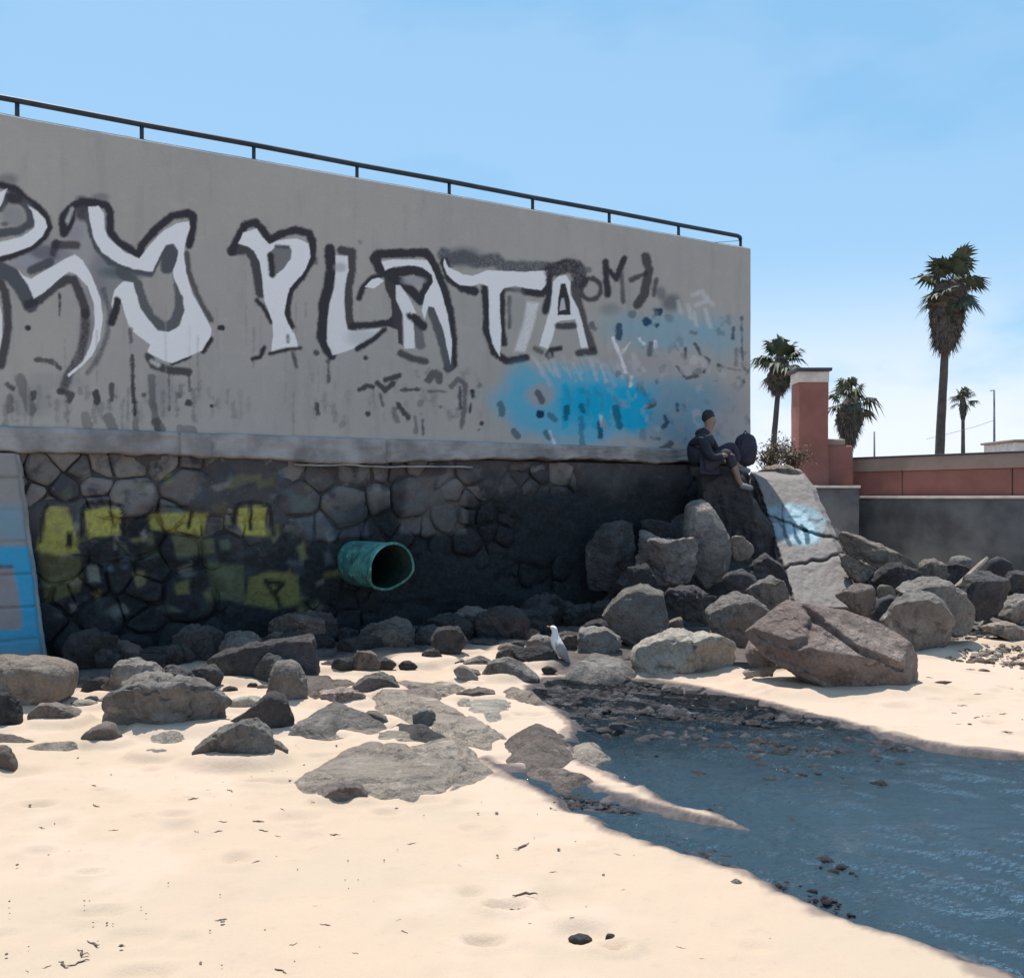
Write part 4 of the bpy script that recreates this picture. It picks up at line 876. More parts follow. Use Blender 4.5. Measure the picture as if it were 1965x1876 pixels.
# left group
rock('L', [(-330, 215), (-200, 185), (0, 176), (180, 178), (320, 192), (410, 222), (458, 268), (452, 340), (425, 440), (330, 495), (120, 528), (-330, 530)], 'big rounded flat-topped pale boulder below the blue painted buttress', 'sandy', thick=.6, box=.5, facets=0, amp=.035, sub=5, planes=[((.05, -.25, 1), .86), ((.1, -1, -.25), .8)])
rock('L', [(-160, 420), (0, 358), (50, 375), (90, 420), (120, 510), (130, 620), (60, 645), (-160, 640)], 'dark grey boulder cut by the left picture edge before the flat-topped block', 'dark')
rock('L', [(145, 600), (200, 500), (270, 458), (350, 460), (450, 510), (532, 578), (500, 602), (430, 622), (300, 605)], 'small rounded brown boulder just right of the left-edge boulder', 'brown', sub=4)
rock('L', [(590, 410), (700, 300), (735, 200), (780, 188), (930, 230), (1000, 300), (900, 420), (690, 475), (605, 468)], 'pointed grey boulder peeping out behind the largest left boulder', 'grey', d=8.3)
rock('L', [(680, 500), (700, 380), (730, 300), (850, 272), (960, 282), (1150, 312), (1280, 348), (1402, 408), (1414, 520), (1392, 590), (1340, 632), (1000, 668), (760, 672), (730, 610), (650, 560)], 'largest grey boulder of the left group with a rough pitted face', 'grey', sub=5, amp=.085, thick=.8, facets=8)
rock('L', [(475, 705), (540, 640), (600, 598), (640, 588), (700, 610), (765, 722), (620, 738)], 'small dark red-brown wedge stone at the lower left of the largest boulder', 'brown', sub=3)
rock('L', [(1172, 832), (1200, 760), (1350, 620), (1440, 580), (1530, 555), (1620, 610), (1672, 700), (1692, 790), (1640, 832), (1450, 872), (1250, 852)], 'grey-brown boulder alone on the sand in front of the left group', 'grey', sub=5, amp=.06)
rock('L', [(1660, 690), (1720, 720), (1778, 770), (1740, 802), (1670, 806)], 'small stone leaning on the right foot of the lone front boulder', 'grey', sub=3)
rock('L', [(1395, 592), (1500, 540), (1640, 430), (1740, 396), (1798, 430), (1812, 560), (1802, 655), (1680, 662), (1560, 645), (1450, 615)], 'dark triangular boulder behind the lone front boulder', 'dark', facets=7, amp=.035)
flat_rock('C', [(268, 757), (300, 700), (400, 640), (500, 600), (600, 588), (720, 608), (925, 702), (880, 718), (700, 735), (540, 750)], 'long low sandy grey rock lying right of the dark triangular boulder', 'grey', 0.13, layers=0, seed=4, edge=0.25)
rock('L', [(1240, 218), (1400, 150), (1650, 88), (1750, 50), (1850, 40), (1902, 60), (1925, 150), (1965, 230), (1955, 340), (1880, 415), (1640, 428), (1400, 435), (1250, 330)], 'large dark sloping boulder against the wall below the yellow graffiti', 'dark', d=8.9, thick=.6, sub=5)
rock('L', [(1366, 138), (1400, 75), (1450, 58), (1540, 74), (1605, 100), (1560, 200), (1400, 220)], 'flat-topped grey stone peeping over the large dark sloping boulder', 'grey', d=9.6, sub=3)
rock('L', [(1636, 415), (1662, 290), (1700, 220), (1760, 201), (1830, 240), (1882, 320), (1888, 430), (1830, 475), (1700, 462)], 'upright egg-shaped grey boulder before the large dark sloping one', 'grey', amp=.035, facets=4)
rock('L', [(815, 792), (900, 753), (1000, 758), (1115, 822), (950, 820)], 'thin flat stone half buried in sand left of the lone front boulder', 'grey', sub=3, thick=.7)
rock('L', [(-130, 760), (0, 728), (50, 758), (97, 850), (97, 902), (0, 908), (-130, 905)], 'lowest brown boulder at the left picture edge', 'brown')
flat_rock('L', [(-120, 690), (0, 668), (120, 683), (245, 702), (100, 722), (-120, 738)], 'low flat slab in the sand at the left picture edge', 'brown', 0.06, layers=0, seed=28, edge=0.14)
flat_rock('L', [(60, 752), (240, 733), (470, 708), (605, 757), (400, 768), (200, 770)], 'long thin stone plate below the small dark wedge stone', 'sandy', 0.05, layers=0, seed=88, edge=0.14)
flat_rock('L', [(860, 700), (980, 680), (1120, 655), (1200, 690), (1100, 730), (960, 735)], 'pale lumpy stone plate at the front foot of the largest boulder', 'pale', 0.06, layers=0.02, seed=71, edge=0.14)
rock('L', [(1400, 425), (1500, 420), (1620, 440), (1640, 520), (1480, 560), (1400, 590)], 'pale sandy rock between the largest boulder and the triangular one', 'pale', d=7.75, sub=3)
rock('L', [(385, 470), (470, 440), (600, 445), (620, 480), (600, 540), (500, 560)], 'pale sand-crusted rock behind the small rounded brown boulder', 'pale', sub=3, d=7.75)
# centre group
flat_rock('C', [(268, 1062), (400, 960), (560, 860), (820, 822), (1000, 838), (1250, 808), (1400, 818), (1520, 870), (1560, 930), (1665, 992), (1500, 1035), (1250, 1105), (1000, 1160), (800, 1145), (620, 1175), (480, 1165), (440, 1115), (340, 1120)], 'broad half-buried flat rock out on the open sand', 'sandy', 0.1, layers=0.035, seed=1, edge=0.3)
rock('C', [(470, 1100), (520, 1050), (640, 1032), (740, 1060), (790, 1120), (740, 1165), (600, 1178), (500, 1165)], 'smooth grey knob at the near edge of the broad half-buried rock', 'brown', sub=4, facets=3, thick=.8)
flat_rock('R', [(-45, 880), (60, 800), (200, 783), (300, 788), (400, 838), (442, 900), (480, 980), (400, 1025), (270, 1078), (150, 1062), (0, 1005)], 'rounded brown-grey rock at the head of the narrow side channel', 'brown', 0.14, layers=0, seed=5, edge=0.3)
flat_rock('C', [(800, 520), (1000, 518), (1250, 558), (1500, 700), (1655, 762), (1570, 805), (1540, 852), (1300, 795), (1080, 700), (950, 645), (820, 605)], 'pale cracked sandstone shelf running down to the side channel', 'sandy', 0.09, layers=0.03, seed=15, edge=0.14)
rock('C', [(1060, 600), (1130, 585), (1200, 620), (1205, 700), (1120, 720), (1060, 680)], 'grey stone bedded in the pale cracked sandstone shelf', 'grey', sub=3)
flat_rock('C', [(905, 717), (1000, 700), (1200, 740), (1325, 802), (1220, 818), (1050, 785)], 'dark brown strip of rock along the front of the pale shelf', 'dark', 0.07, layers=0, seed=78, edge=0.14)
rock('C', [(735, 602), (830, 600), (920, 650), (975, 692), (900, 697), (800, 645)], 'dark brown stone at the upper left of the pale shelf', 'brown', sub=3)
rock('C', [(685, 445), (760, 390), (850, 358), (930, 388), (1000, 478), (1005, 518), (850, 508), (750, 478)], 'rough grey boulder at the upper edge of the pale shelf', 'grey', amp=.07)
rock('C', [(470, 480), (560, 455), (700, 460), (780, 500), (760, 560), (640, 580), (520, 545)], 'reddish broken rock beside the upright egg-shaped boulder', 'pink', sub=4, amp=.09)
rock('C', [(945, 405), (1080, 340), (1240, 293), (1312, 350), (1345, 432), (1180, 455), (1000, 445)], 'dark boulder with a lit grey top under the drain pipe', 'dark', d=9.9)
rock('C', [(820, 350), (900, 325), (1020, 318), (1100, 335), (1000, 400), (900, 400)], 'flat pale-topped stone left of the dark boulder under the pipe', 'grey', sub=3, d=10.2)
rock('C', [(1305, 350), (1370, 308), (1425, 350), (1475, 405), (1430, 428), (1350, 438)], 'small grey stone right of the dark boulder under the pipe', 'grey', sub=3)
rock('C', [(1478, 385), (1520, 300), (1570, 268), (1650, 268), (1740, 308), (1842, 392), (1842, 425), (1700, 425), (1600, 415)], 'smooth rounded grey boulder where the stream starts', 'grey', amp=.03, facets=3)
rock('R', [(35, 262), (120, 240), (250, 213), (330, 268), (402, 370), (402, 432), (280, 445), (180, 402)], 'dark purple boulder at the head of the stream with a bird on it', 'dark', d=9.75, facets=6)
rock('C', [(478, 372), (600, 328), (770, 298), (802, 340), (740, 382), (580, 445), (500, 425)], 'flat dark slab with pale edges tilted behind the reddish rock', 'dark', d=9.6, sub=4, thick=.6, box=.5, facets=3)
rock('C', [(1245, 282), (1300, 253), (1360, 263), (1442, 300), (1472, 362), (1400, 360), (1290, 330)], 'tilted grey slab behind the small stone under the wall', 'dark', sub=3, d=10.6)
rock('C', [(1395, 160), (1470, 150), (1560, 150), (1632, 200), (1705, 305), (1500, 300), (1400, 260)], 'black boulder with a pale crusted top at the wall foot', 'dark', d=10.9)
rock('C', [(1305, 502), (1400, 470), (1460, 448), (1560, 470), (1585, 532), (1450, 550), (1350, 525)], 'brown split stone on the sand just left of the stream', 'brown', sub=4)
flat_rock('C', [(1010, 465), (1150, 445), (1320, 450), (1420, 470), (1300, 515), (1100, 522)], 'low pale rock between the shelf and the brown split stone', 'sandy', 0.07, layers=0, seed=58, edge=0.14)
flat_rock('C', [(1580, 480), (1700, 470), (1840, 510), (1930, 590), (1800, 575), (1650, 540)], 'pale crescent of rock on the left bank of the upper stream', 'sandy', 0.06, layers=0, seed=57, edge=0.14)
flat_rock('D', [(690, 1330), (760, 1318), (830, 1322), (860, 1345), (800, 1362), (720, 1352)], 'pinkish broken plate of rock above the pale shelf', 'pink', .08, layers=.025, seed=51)
flat_rock('D', [(860, 1345), (920, 1340), (990, 1350), (1005, 1372), (940, 1385), (880, 1372)], 'buff rock plate between the shelf and the stream', 'pale', .05, layers=.02, seed=52)
flat_rock('D', [(540, 1318), (610, 1308), (690, 1312), (700, 1335), (620, 1348), (550, 1340)], 'low brown rock plate behind the long low grey rock', 'brown', .07, seed=53)
flat_rock('D', [(1090, 1430), (1150, 1425), (1180, 1450), (1130, 1470), (1085, 1455)], 'pale wet plate at the inner edge of the sand spit', 'sandy', .04, seed=54)
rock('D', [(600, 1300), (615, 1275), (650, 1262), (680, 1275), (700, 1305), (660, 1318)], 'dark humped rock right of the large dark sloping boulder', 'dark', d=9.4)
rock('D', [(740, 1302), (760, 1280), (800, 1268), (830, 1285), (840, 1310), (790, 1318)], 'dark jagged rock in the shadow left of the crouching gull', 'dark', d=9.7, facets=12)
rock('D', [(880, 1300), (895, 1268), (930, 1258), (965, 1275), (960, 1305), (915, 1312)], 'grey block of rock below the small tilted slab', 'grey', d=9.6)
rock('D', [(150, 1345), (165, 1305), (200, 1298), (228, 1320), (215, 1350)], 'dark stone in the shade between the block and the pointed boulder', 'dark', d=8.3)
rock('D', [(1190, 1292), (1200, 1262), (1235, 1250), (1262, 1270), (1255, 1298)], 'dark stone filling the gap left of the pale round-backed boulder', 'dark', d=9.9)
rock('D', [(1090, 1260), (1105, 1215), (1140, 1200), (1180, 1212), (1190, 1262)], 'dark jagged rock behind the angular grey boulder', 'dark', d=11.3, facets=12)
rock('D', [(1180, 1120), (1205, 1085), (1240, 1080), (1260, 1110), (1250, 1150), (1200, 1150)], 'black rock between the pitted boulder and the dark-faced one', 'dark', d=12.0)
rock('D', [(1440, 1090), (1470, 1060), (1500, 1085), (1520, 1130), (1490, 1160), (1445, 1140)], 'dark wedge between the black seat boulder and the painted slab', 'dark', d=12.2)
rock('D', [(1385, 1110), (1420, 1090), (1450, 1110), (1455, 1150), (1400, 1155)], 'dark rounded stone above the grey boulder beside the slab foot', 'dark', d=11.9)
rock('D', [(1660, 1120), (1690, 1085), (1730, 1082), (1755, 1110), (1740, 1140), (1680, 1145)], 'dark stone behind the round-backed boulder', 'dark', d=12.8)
rock('D', [(1800, 1090), (1830, 1075), (1860, 1095), (1850, 1130), (1805, 1125)], 'dark stone left of the barrel-shaped one', 'dark', d=13.2)
flat_rock('D', [(560, 1395), (700, 1378), (830, 1392), (900, 1420), (820, 1436), (700, 1432), (600, 1420)], 'sand-covered rock shelf between the lone front boulder and the broad flat rock', 'sandy', .03, seed=57, edge=.4)
flat_rock('D', [(1000, 1478), (1060, 1470), (1110, 1482), (1150, 1500), (1080, 1512), (1020, 1500)], 'dark low rock at the mouth of the narrow side channel', 'brown', .04, seed=58)
# right centre
rock('R', [(385, 342), (480, 250), (468, 172), (490, 110), (540, 83), (700, 83), (742, 140), (772, 215), (690, 292), (550, 305)], 'angular grey boulder right of the purple boulder at the stream head', 'grey', d=10.3, facets=10)
flat_rock('R', [(398, 432), (490, 350), (600, 338), (740, 358), (885, 412), (800, 445), (600, 465)], 'flat grey rock at the top edge of the stream', 'grey', 0.13, layers=0, seed=68, edge=0.14)
rock('R', [(825, 292), (870, 215), (950, 170), (1060, 118), (1180, 103), (1250, 138), (1380, 133), (1480, 168), (1542, 230), (1552, 330), (1530, 405), (1350, 435), (1100, 428), (900, 415), (860, 355)], 'pale round-backed boulder by the stream with a rough yellowish top', 'pale', sub=5, amp=.055, facets=6)
rock('R', [(1555, 370), (1640, 382), (1740, 343), (1770, 345), (1795, 420), (1740, 458), (1620, 455)], 'small whitish stone tucked under the huge cracked boulder', 'pale', sub=3)
rock('R', [(1595, 275), (1650, 208), (1720, 238), (1810, 330), (1790, 405), (1650, 370)], 'small brown stone left of the huge cracked boulder', 'brown', sub=3, d=9.0)
big = rock('F', [(178, 1172), (330, 1060), (470, 953), (620, 983), (780, 1008), (960, 1058), (1100, 1130), (1240, 1240), (1287, 1330), (1292, 1430), (1210, 1535), (1000, 1566), (850, 1566), (600, 1505), (480, 1425), (330, 1335), (230, 1245)], 'huge cracked reddish-brown boulder on the right bank of the stream', 'pink', sub=6, amp=.020, facets=0, thick=.75, box=.62, planes=[((.22, -.62, .75), .56), ((-.38, -.55, .72), .66), ((.1, -1, -.40), .74), ((-.7, -.6, -.2), .7), ((.75, -.6, .1), .8), ((0, 1, .3), .7)], cracks=[('F', [(600, 1020), (640, 1060), (740, 1150), (880, 1260), (1060, 1330), (1160, 1378)], 9, .07), ('F', [(925, 1270), (900, 1350), (875, 1460)], 5, .03), ('F', [(480, 1240), (560, 1200), (620, 1100)], 12, .05), ('F', [(330, 1300), (480, 1330), (640, 1420), (800, 1480)], 14, .05)])
rock('F', [(0, 920), (100, 893), (180, 898), (290, 978), (342, 1050), (190, 1170), (150, 1260), (60, 1255), (-60, 1155), (-100, 1020)], 'rounded grey boulder behind the left shoulder of the huge boulder', 'grey', d=9.9, facets=4)
rock('F', [(163, 892), (250, 830), (350, 783), (412, 830), (455, 940), (370, 1030), (240, 970)], 'grey boulder wedged beside the foot of the painted slab', 'grey', d=10.6)
rock('F', [(740, 925), (880, 850), (960, 838), (1007, 870), (1007, 1000), (990, 1072), (900, 1040)], 'brown boulder at the right foot of the painted slab', 'brown', d=10.7, thick=.6)
rock('F', [(1035, 1085), (1090, 1000), (1150, 920), (1240, 878), (1380, 908), (1440, 970), (1492, 1060), (1493, 1200), (1470, 1255), (1290, 1315), (1180, 1210)], 'angular boulder with flat dark face right of the huge boulder', 'grey', sub=5, facets=8, amp=.04)
rock('F', [(1138, 882), (1200, 820), (1310, 793), (1420, 813), (1540, 890), (1622, 1000), (1638, 1090), (1600, 1165), (1490, 1190), (1300, 1100)], 'round-backed grey boulder behind the angular flat-faced one', 'grey', d=11.0, sub=5, facets=4, amp=.04)
rock('F', [(985, 835), (1070, 710), (1150, 698), (1305, 772), (1260, 840), (1150, 880), (1050, 860)], 'dark wedge boulder below the long sloping rock', 'dark', d=12.6)
rock('F', [(745, 500), (820, 503), (950, 548), (1120, 618), (1282, 720), (1295, 772), (1180, 800), (1050, 790), (950, 740), (850, 650)], 'long pale sloping rock falling from the painted slab to the right', 'sandy', d=13.6, thick=.5, amp=.05)
rock('F', [(780, 640), (860, 690), (960, 740), (1040, 770), (980, 840), (880, 840), (790, 740)], 'broken pale rock tucked right of the painted slab', 'sandy', d=12.9, sub=4, amp=.09)
rock('F', [(1282, 745), (1310, 690), (1370, 673), (1440, 718), (1495, 792), (1470, 860), (1310, 850)], 'lumpy pale boulder in the middle of the far rock heap', 'sandy', d=13.2, amp=.08)
rock('F', [(1476, 745), (1500, 680), (1560, 658), (1622, 690), (1618, 765), (1580, 830), (1500, 830)], 'barrel-shaped grey stone on the far heap below the grey wall', 'grey', d=13.8, facets=2, amp=.02)
rock('F', [(1570, 800), (1680, 758), (1850, 768), (1868, 870), (1830, 1010), (1650, 1090), (1550, 1000)], 'large dark boulder under the plank on the far heap', 'dark', d=12.2)
rock('F', [(1720, 690), (1800, 660), (1880, 680), (1900, 760), (1820, 800), (1720, 790)], 'faint dark stone close under the grey wall', 'dark', d=15.2, sub=3)
rock('F', [(1835, 855), (1880, 770), (1965, 753), (2060, 800), (2060, 920), (1900, 960)], 'dark boulder at the right picture edge under the grey wall', 'dark', d=12.6)
rock('F', [(1775, 1065), (1810, 970), (1900, 930), (1965, 900), (2090, 920), (2090, 1100), (1900, 1105)], 'grey boulder at the right picture edge above the tilted slab', 'grey', d=12.4)
rock('F', [(1695, 1128), (1780, 1090), (1870, 1083), (1965, 1130), (2060, 1170), (2010, 1235), (1920, 1240)], 'pale tilted slab on the gravel at the right picture edge', 'sandy', thick=.8, facets=4)
rock('F', [(1005, 862), (1080, 843), (1138, 890), (1112, 955), (1020, 950)], 'small pale stone between the painted slab foot and the round-backed boulder', 'sandy', d=11.9, sub=3)
rock('F', [(995, 960), (1140, 905), (1100, 1020), (1040, 1090), (1000, 1040)], 'dark gap stone behind the huge boulder top', 'dark', d=11.6, sub=3)
rock('F', [(1655, 1125), (1720, 1068), (1765, 1080), (1745, 1130)], 'small pale stone left of the tilted slab on the gravel', 'pale', sub=3)
rock('F', [(1390, 1260), (1420, 1240), (1470, 1262), (1440, 1282)], 'little white stone at the foot of the angular flat-faced boulder', 'pale', sub=2)
rock('F', [(1578, 1400), (1600, 1388), (1660, 1395), (1655, 1418), (1590, 1416)], 'left of two flat stones lying on the sand by the gravel', 'sandy', sub=3, name='stone', cat='stone', group='single stones on the sand')
rock('F', [(1660, 1408), (1690, 1390), (1740, 1395), (1752, 1420), (1700, 1430)], 'right of two flat stones lying on the sand by the gravel', 'sandy', sub=3, name='stone', cat='stone', group='single stones on the sand')
# heap at the wall corner
rock('M', [(1038, 870), (1100, 868), (1200, 918), (1330, 923), (1440, 928), (1472, 980), (1462, 1150), (1420, 1260), (1200, 1260), (1060, 1215), (1036, 1100), (1055, 1000)], 'square pitted grey-brown boulder in the heap left of the tall one', 'grey', d=12.4, sub=5, amp=.085, facets=6)
rock('M', [(1368, 730), (1400, 680), (1470, 658), (1530, 690), (1592, 780), (1662, 900), (1684, 1030), (1650, 1200), (1500, 1270), (1400, 1150), (1358, 900)], 'tall smooth upright boulder in the heap below the seated person', 'grey', d=12.9, facets=3, amp=.025, thick=.7)
rock('D', [(1335, 905), (1372, 892), (1412, 895), (1432, 945), (1470, 1008), (1502, 1095), (1512, 1150), (1450, 1170), (1395, 1150), (1372, 1060), (1345, 980)], 'steep black boulder on which the person sits', 'dark', d=13.75, sub=5, facets=6, thick=.9)
rock('M', [(1665, 925), (1730, 898), (1845, 1005), (1790, 1075), (1700, 1090)], 'small pale wedged stone between tall boulder and painted slab', 'sandy', d=12.9, sub=3)
rock('M', [(812, 1442), (850, 1370), (950, 1270), (1060, 1223), (1130, 1223), (1232, 1270), (1262, 1400), (1285, 1530), (1150, 1610), (1000, 1660), (900, 1590)], 'large dark-faced boulder with a flat lit top left in the corner heap', 'grey', d=10.7, facets=8, amp=.03, sub=5)
rock('M', [(1235, 1275), (1300, 1238), (1430, 1263), (1540, 1310), (1595, 1352), (1560, 1470), (1480, 1500), (1350, 1470), (1250, 1380)], 'hollowed dark boulder in the middle of the corner heap', 'dark', d=11.2, amp=.09)
rock('M', [(1262, 1475), (1350, 1448), (1368, 1540), (1265, 1545)], 'small pale stone caught above the pale round-backed boulder', 'sandy', d=10.9, sub=3)
rock('M', [(812, 825), (900, 800), (980, 803), (1032, 850), (1045, 1000), (1040, 1230), (900, 1290), (720, 1280), (700, 1000)], 'tall dark boulder with pale crest leaning on the wall foot', 'dark', d=12.9, thick=.5)
rock('M', [(1065, 812), (1170, 793), (1285, 830), (1310, 940), (1200, 980), (1090, 930)], 'dark stone behind the square pitted boulder', 'dark', d=13.4)
rock('M', [(440, 1640), (540, 1560), (640, 1540), (700, 1580), (650, 1680), (500, 1700)], 'dark broken stone right behind the bird at the stream head', 'dark', d=10.8, sub=3)
rock('M', [(1490, 600), (1560, 585), (1660, 640), (1640, 720), (1540, 700)], 'dark ledge stone below the seated person', 'dark', d=13.9, sub=3)
# small stones lying about the foot of the wall, singly
rs2 = random.Random(31)
def pebble_stone(px, py, wpx, mat, label, hr=.55):
    n = 7; pts = [(px+wpx/2*math.cos(a)*rs2.uniform(.8, 1.1), py-wpx*hr/2+wpx*hr/2*math.sin(a)*rs2.uniform(.8, 1.1)) for a in [k*2*math.pi/n for k in range(n)]]
    return rock('D', pts, label, mat, sub=3, facets=5, name='stone', cat='stone', group='small stones along the wall foot', seed=rs2.randrange(9999))
ANCH = [(70, 1310, 'the flat-topped block'), (160, 1370, 'the small rounded brown boulder'), (320, 1350, 'the largest left boulder'), (450, 1430, 'the lone front boulder'), (500, 1275, 'the large dark sloping boulder'), (555, 1300, 'the egg-shaped boulder'),
        (650, 1250, 'the dark humped rock below the pipe'), (740, 1310, 'the rough grey boulder above the shelf'), (820, 1300, 'the dark boulder under the pipe'), (980, 1285, 'the rounded boulder at the stream head'), (1050, 1270, 'the white gull'), (1150, 1245, 'the angular grey boulder'), (1220, 1200, 'the dark-faced heap boulder'), (880, 1390, 'the pale cracked shelf')]
CN = {'grey': 'grey', 'dark': 'dark', 'brown': 'brown', 'sandy': 'buff'}; used_l = {}
def near_label(px, py, first, what):
    ax_, ay_, nm = min(ANCH, key=lambda a: (a[0]-px)**2+(a[1]-py)**2*4)
    side = 'left of' if px < ax_-25 else 'right of' if px > ax_+25 else 'in front of' if py > ay_ else 'behind'
    l = '%s %s %s %s' % (first, what, side, nm)
    if l in used_l:
        l = '%s %s, %s one, %s %s' % (first, what, 'nearer' if py > used_l[l] else 'farther', side, nm)
    if l in used_l: l = l.replace('nearer one', 'middle one').replace('farther one', 'rearmost one')
    used_l[l] = py; return l
for i in range(34):
    px = rs2.uniform(150, 1240); py = 1345-.075*px+rs2.uniform(-25, 30); wp = rs2.uniform(18, 46); mt = rs2.choice(['grey', 'dark', 'brown', 'dark', 'sandy'])
    if 1040 < px and py > 1300: py = 1290
    pebble_stone(px, py, wp, mt, near_label(px, py, ('tiny ' if wp < 26 else 'small ' if wp < 36 else 'fist-sized ')+CN[mt], 'loose stone'))
def foot_rock(s_, q_, wd_, mat, seed, hr):
    x, y = E.x+s_*UX+q_*UY, E.y+s_*UY-q_*UX; px = 982.5+F*x/y; py = HZ+F*EYE/y; wp = wd_*F/y
    if px < 105 or px > 1175 or not 1.0: return
    n = 9; pts = [(px+wp/2*math.cos(a)*rs2.uniform(.8, 1.12), py-wp*hr*.42+wp*hr/2*math.sin(a)*rs2.uniform(.8, 1.15)) for a in [k*2*math.pi/n for k in range(n)]]
    nm = {'dark': 'dark', 'grey': 'grey', 'brown': 'brown'}[mat]
    rock('D', pts, near_label(px, py, ('low ' if hr < .55 else 'tall ' if hr > .8 else 'squat ')+nm, 'boulder'), mat, d=y, sub=4, facets=9, amp=.07, thick=.8, seed=seed, group='boulders packed along the wall foot')
for i in range(84):
    q_ = rs2.uniform(.5, 2.3) if i % 2 else rs2.uniform(.25, 1.0)
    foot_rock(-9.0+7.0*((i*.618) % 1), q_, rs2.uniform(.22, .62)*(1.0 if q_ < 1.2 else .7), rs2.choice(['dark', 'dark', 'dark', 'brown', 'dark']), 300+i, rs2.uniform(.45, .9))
pebble_stone(1112, 1812, 46, 'dark', 'dark stone lying alone on the near sand', .42); pebble_stone(1172, 1806, 22, 'dark', 'smaller dark stone beside the lone near one', .4)
pebble_stone(1185, 1404, 40, 'wet', 'black stone standing in the upper stream', .5); pebble_stone(1412, 1702, 36, 'brown', 'red-brown stone on the near bank of the stream', .35)

# broken slab with the blue tag, leaning at the corner of the wall
out_ = [(1436, 915), (1470, 903), (1505, 908), (1535, 905), (1560, 938), (1582, 965), (1602, 1005), (1620, 1050), (1640, 1105), (1648, 1165), (1580, 1175), (1535, 1165), (1512, 1130), (1500, 1080), (1482, 1030), (1468, 995), (1452, 960)]
us, vs = np.linspace(0, 1, 90), np.linspace(0, 1, 130)
lft = [(905, 1440), (1180, 1524)]; rgt = [(905, 1540), (935, 1564), (1180, 1672)]
SU, SV = np.meshgrid(us, vs); py_ = 1180+(905-1180)*SV
xl = np.interp(py_, [a for a, _ in lft], [b_ for _, b_ in lft])+5*fbm(py_*.10, py_*0, None, 3, 3); xr = np.interp(py_, [a for a, _ in rgt], [b_ for _, b_ in rgt])+5*fbm(py_*.10, py_*0+9, None, 3, 4)
px_ = xl+(xr-xl)*SU
dep = 12.2+2.2*SV+.25*SU
rel = .035*fbm(px_*.08, py_*.08, None, 5, 7)+.10*np.exp(-((py_-1000-.35*(px_-1500)-12*fbm(px_*.05, py_*0, None, 3, 17))/2.6)**2)+.10*np.exp(-((py_-1082+.22*(px_-1540)-14*fbm(px_*.05, py_*0, None, 3, 19))/2.6)**2)+.04*np.maximum(0, fbm(px_*.09, py_*.09, None, 3, 9))
edge = np.minimum(np.minimum(SU, 1-SU)*4, np.minimum(SV, 1-SV)*6); dep = dep+rel*1.2+.25*smooth(.35, 0, edge)
k = REG['F']
cc2 = np.zeros(px_.shape+(3,)); cc2[:] = (.215, .185, .17)
def sl_(d_, c_, a, soft):
    m_ = (smooth(soft, -soft, d_+6*fbm(px_*.06, py_*.06, None, 3, 41))*a)[..., None]; cc2[:] = cc2*(1-m_)+np.array(c_)*m_
sl_(sdf_poly(px_, py_, reg('F', [(300, 350), (430, 320), (600, 340), (690, 430), (640, 570), (560, 590), (430, 580), (330, 480)])), (.22, .34, .40), .8, 7)
sl_(sdf_poly(px_, py_, reg('F', [(420, 330), (480, 330), (580, 420), (640, 560), (560, 580), (430, 560)])), (.38, .52, .58), .7, 5)
sl_(sdf_line(px_, py_, reg('F', [(405, 330), (400, 400), (420, 520), (450, 590)]))-3.5, (.03, .05, .07), .9, 2)
sl_(sdf_line(px_, py_, reg('F', [(300, 435), (380, 440), (400, 470)]))-4, (.04, .06, .08), .8, 2.5)
sl_(sdf_line(px_, py_, reg('F', [(475, 470), (490, 540), (515, 575)]))-3.2, (.02, .07, .10), .95, 1.8); sl_(sdf_line(px_, py_, reg('F', [(525, 465), (560, 520), (565, 570)]))-3.6, (.02, .07, .10), .95, 1.8)
sl_(sdf_line(px_, py_, reg('F', [(440, 410), (520, 405)]))-2.5, (.03, .09, .12), .8, 2); sl_(sdf_line(px_, py_, reg('F', [(580, 425), (640, 435)]))-3, (.05, .09, .11), .8, 2)
m, t, b = new_mat('slab_concrete'); co = coords(t); n2 = noise(t, co, 9, 7, .65); n1 = noise(t, co, 2.5, 5)
c = mixc(t, rng_(t, n2, .5, .72, 0, .55), vcol(t, 'paint'), (.15, .13, .125)); c = mixc(t, rng_(t, n1, .5, .75, 0, .4), c, (.25, .21, .19)); t.links.new(c, b.inputs['Base Color']); b.inputs['Roughness'].default_value = .9; bump(t, b, n2, .7, .05)
FXp, FYp, FZp = (px_-982.5)/F*dep, dep, EYE-(py_-HZ)/F*dep
slab = empty('painted_slab', (FXp.mean(), FYp.mean(), 0)); tag(slab, 'leaning broken concrete slab with a light blue tag beside the wall corner', 'slab')
ox_, oy_ = FXp.mean(), FYp.mean()
grid_mesh('slab_face', FXp-ox_, FYp-oy_, FZp, m, slab, colors=cc2, attr='paint')
# body behind the face
ring_i = [(j, 0) for j in range(0, 130)]+[(129, i) for i in range(1, 90)]+[(j, 89) for j in range(128, -1, -1)]+[(0, i) for i in range(88, 0, -1)]
V = [(FXp[a]-ox_, FYp[a]-oy_, FZp[a]) for a in ring_i]; n_ = len(V); V += [(x*1.0+.10, y+1.0, z-.25) for x, y, z in V]
Fc = [(k_, (k_+1) % n_, n_+(k_+1) % n_, n_+k_) for k_ in range(n_)]+[tuple(range(n_, 2*n_))]
mesh_obj('slab_body', V, Fc, ROCK['sandy'], slab, False)

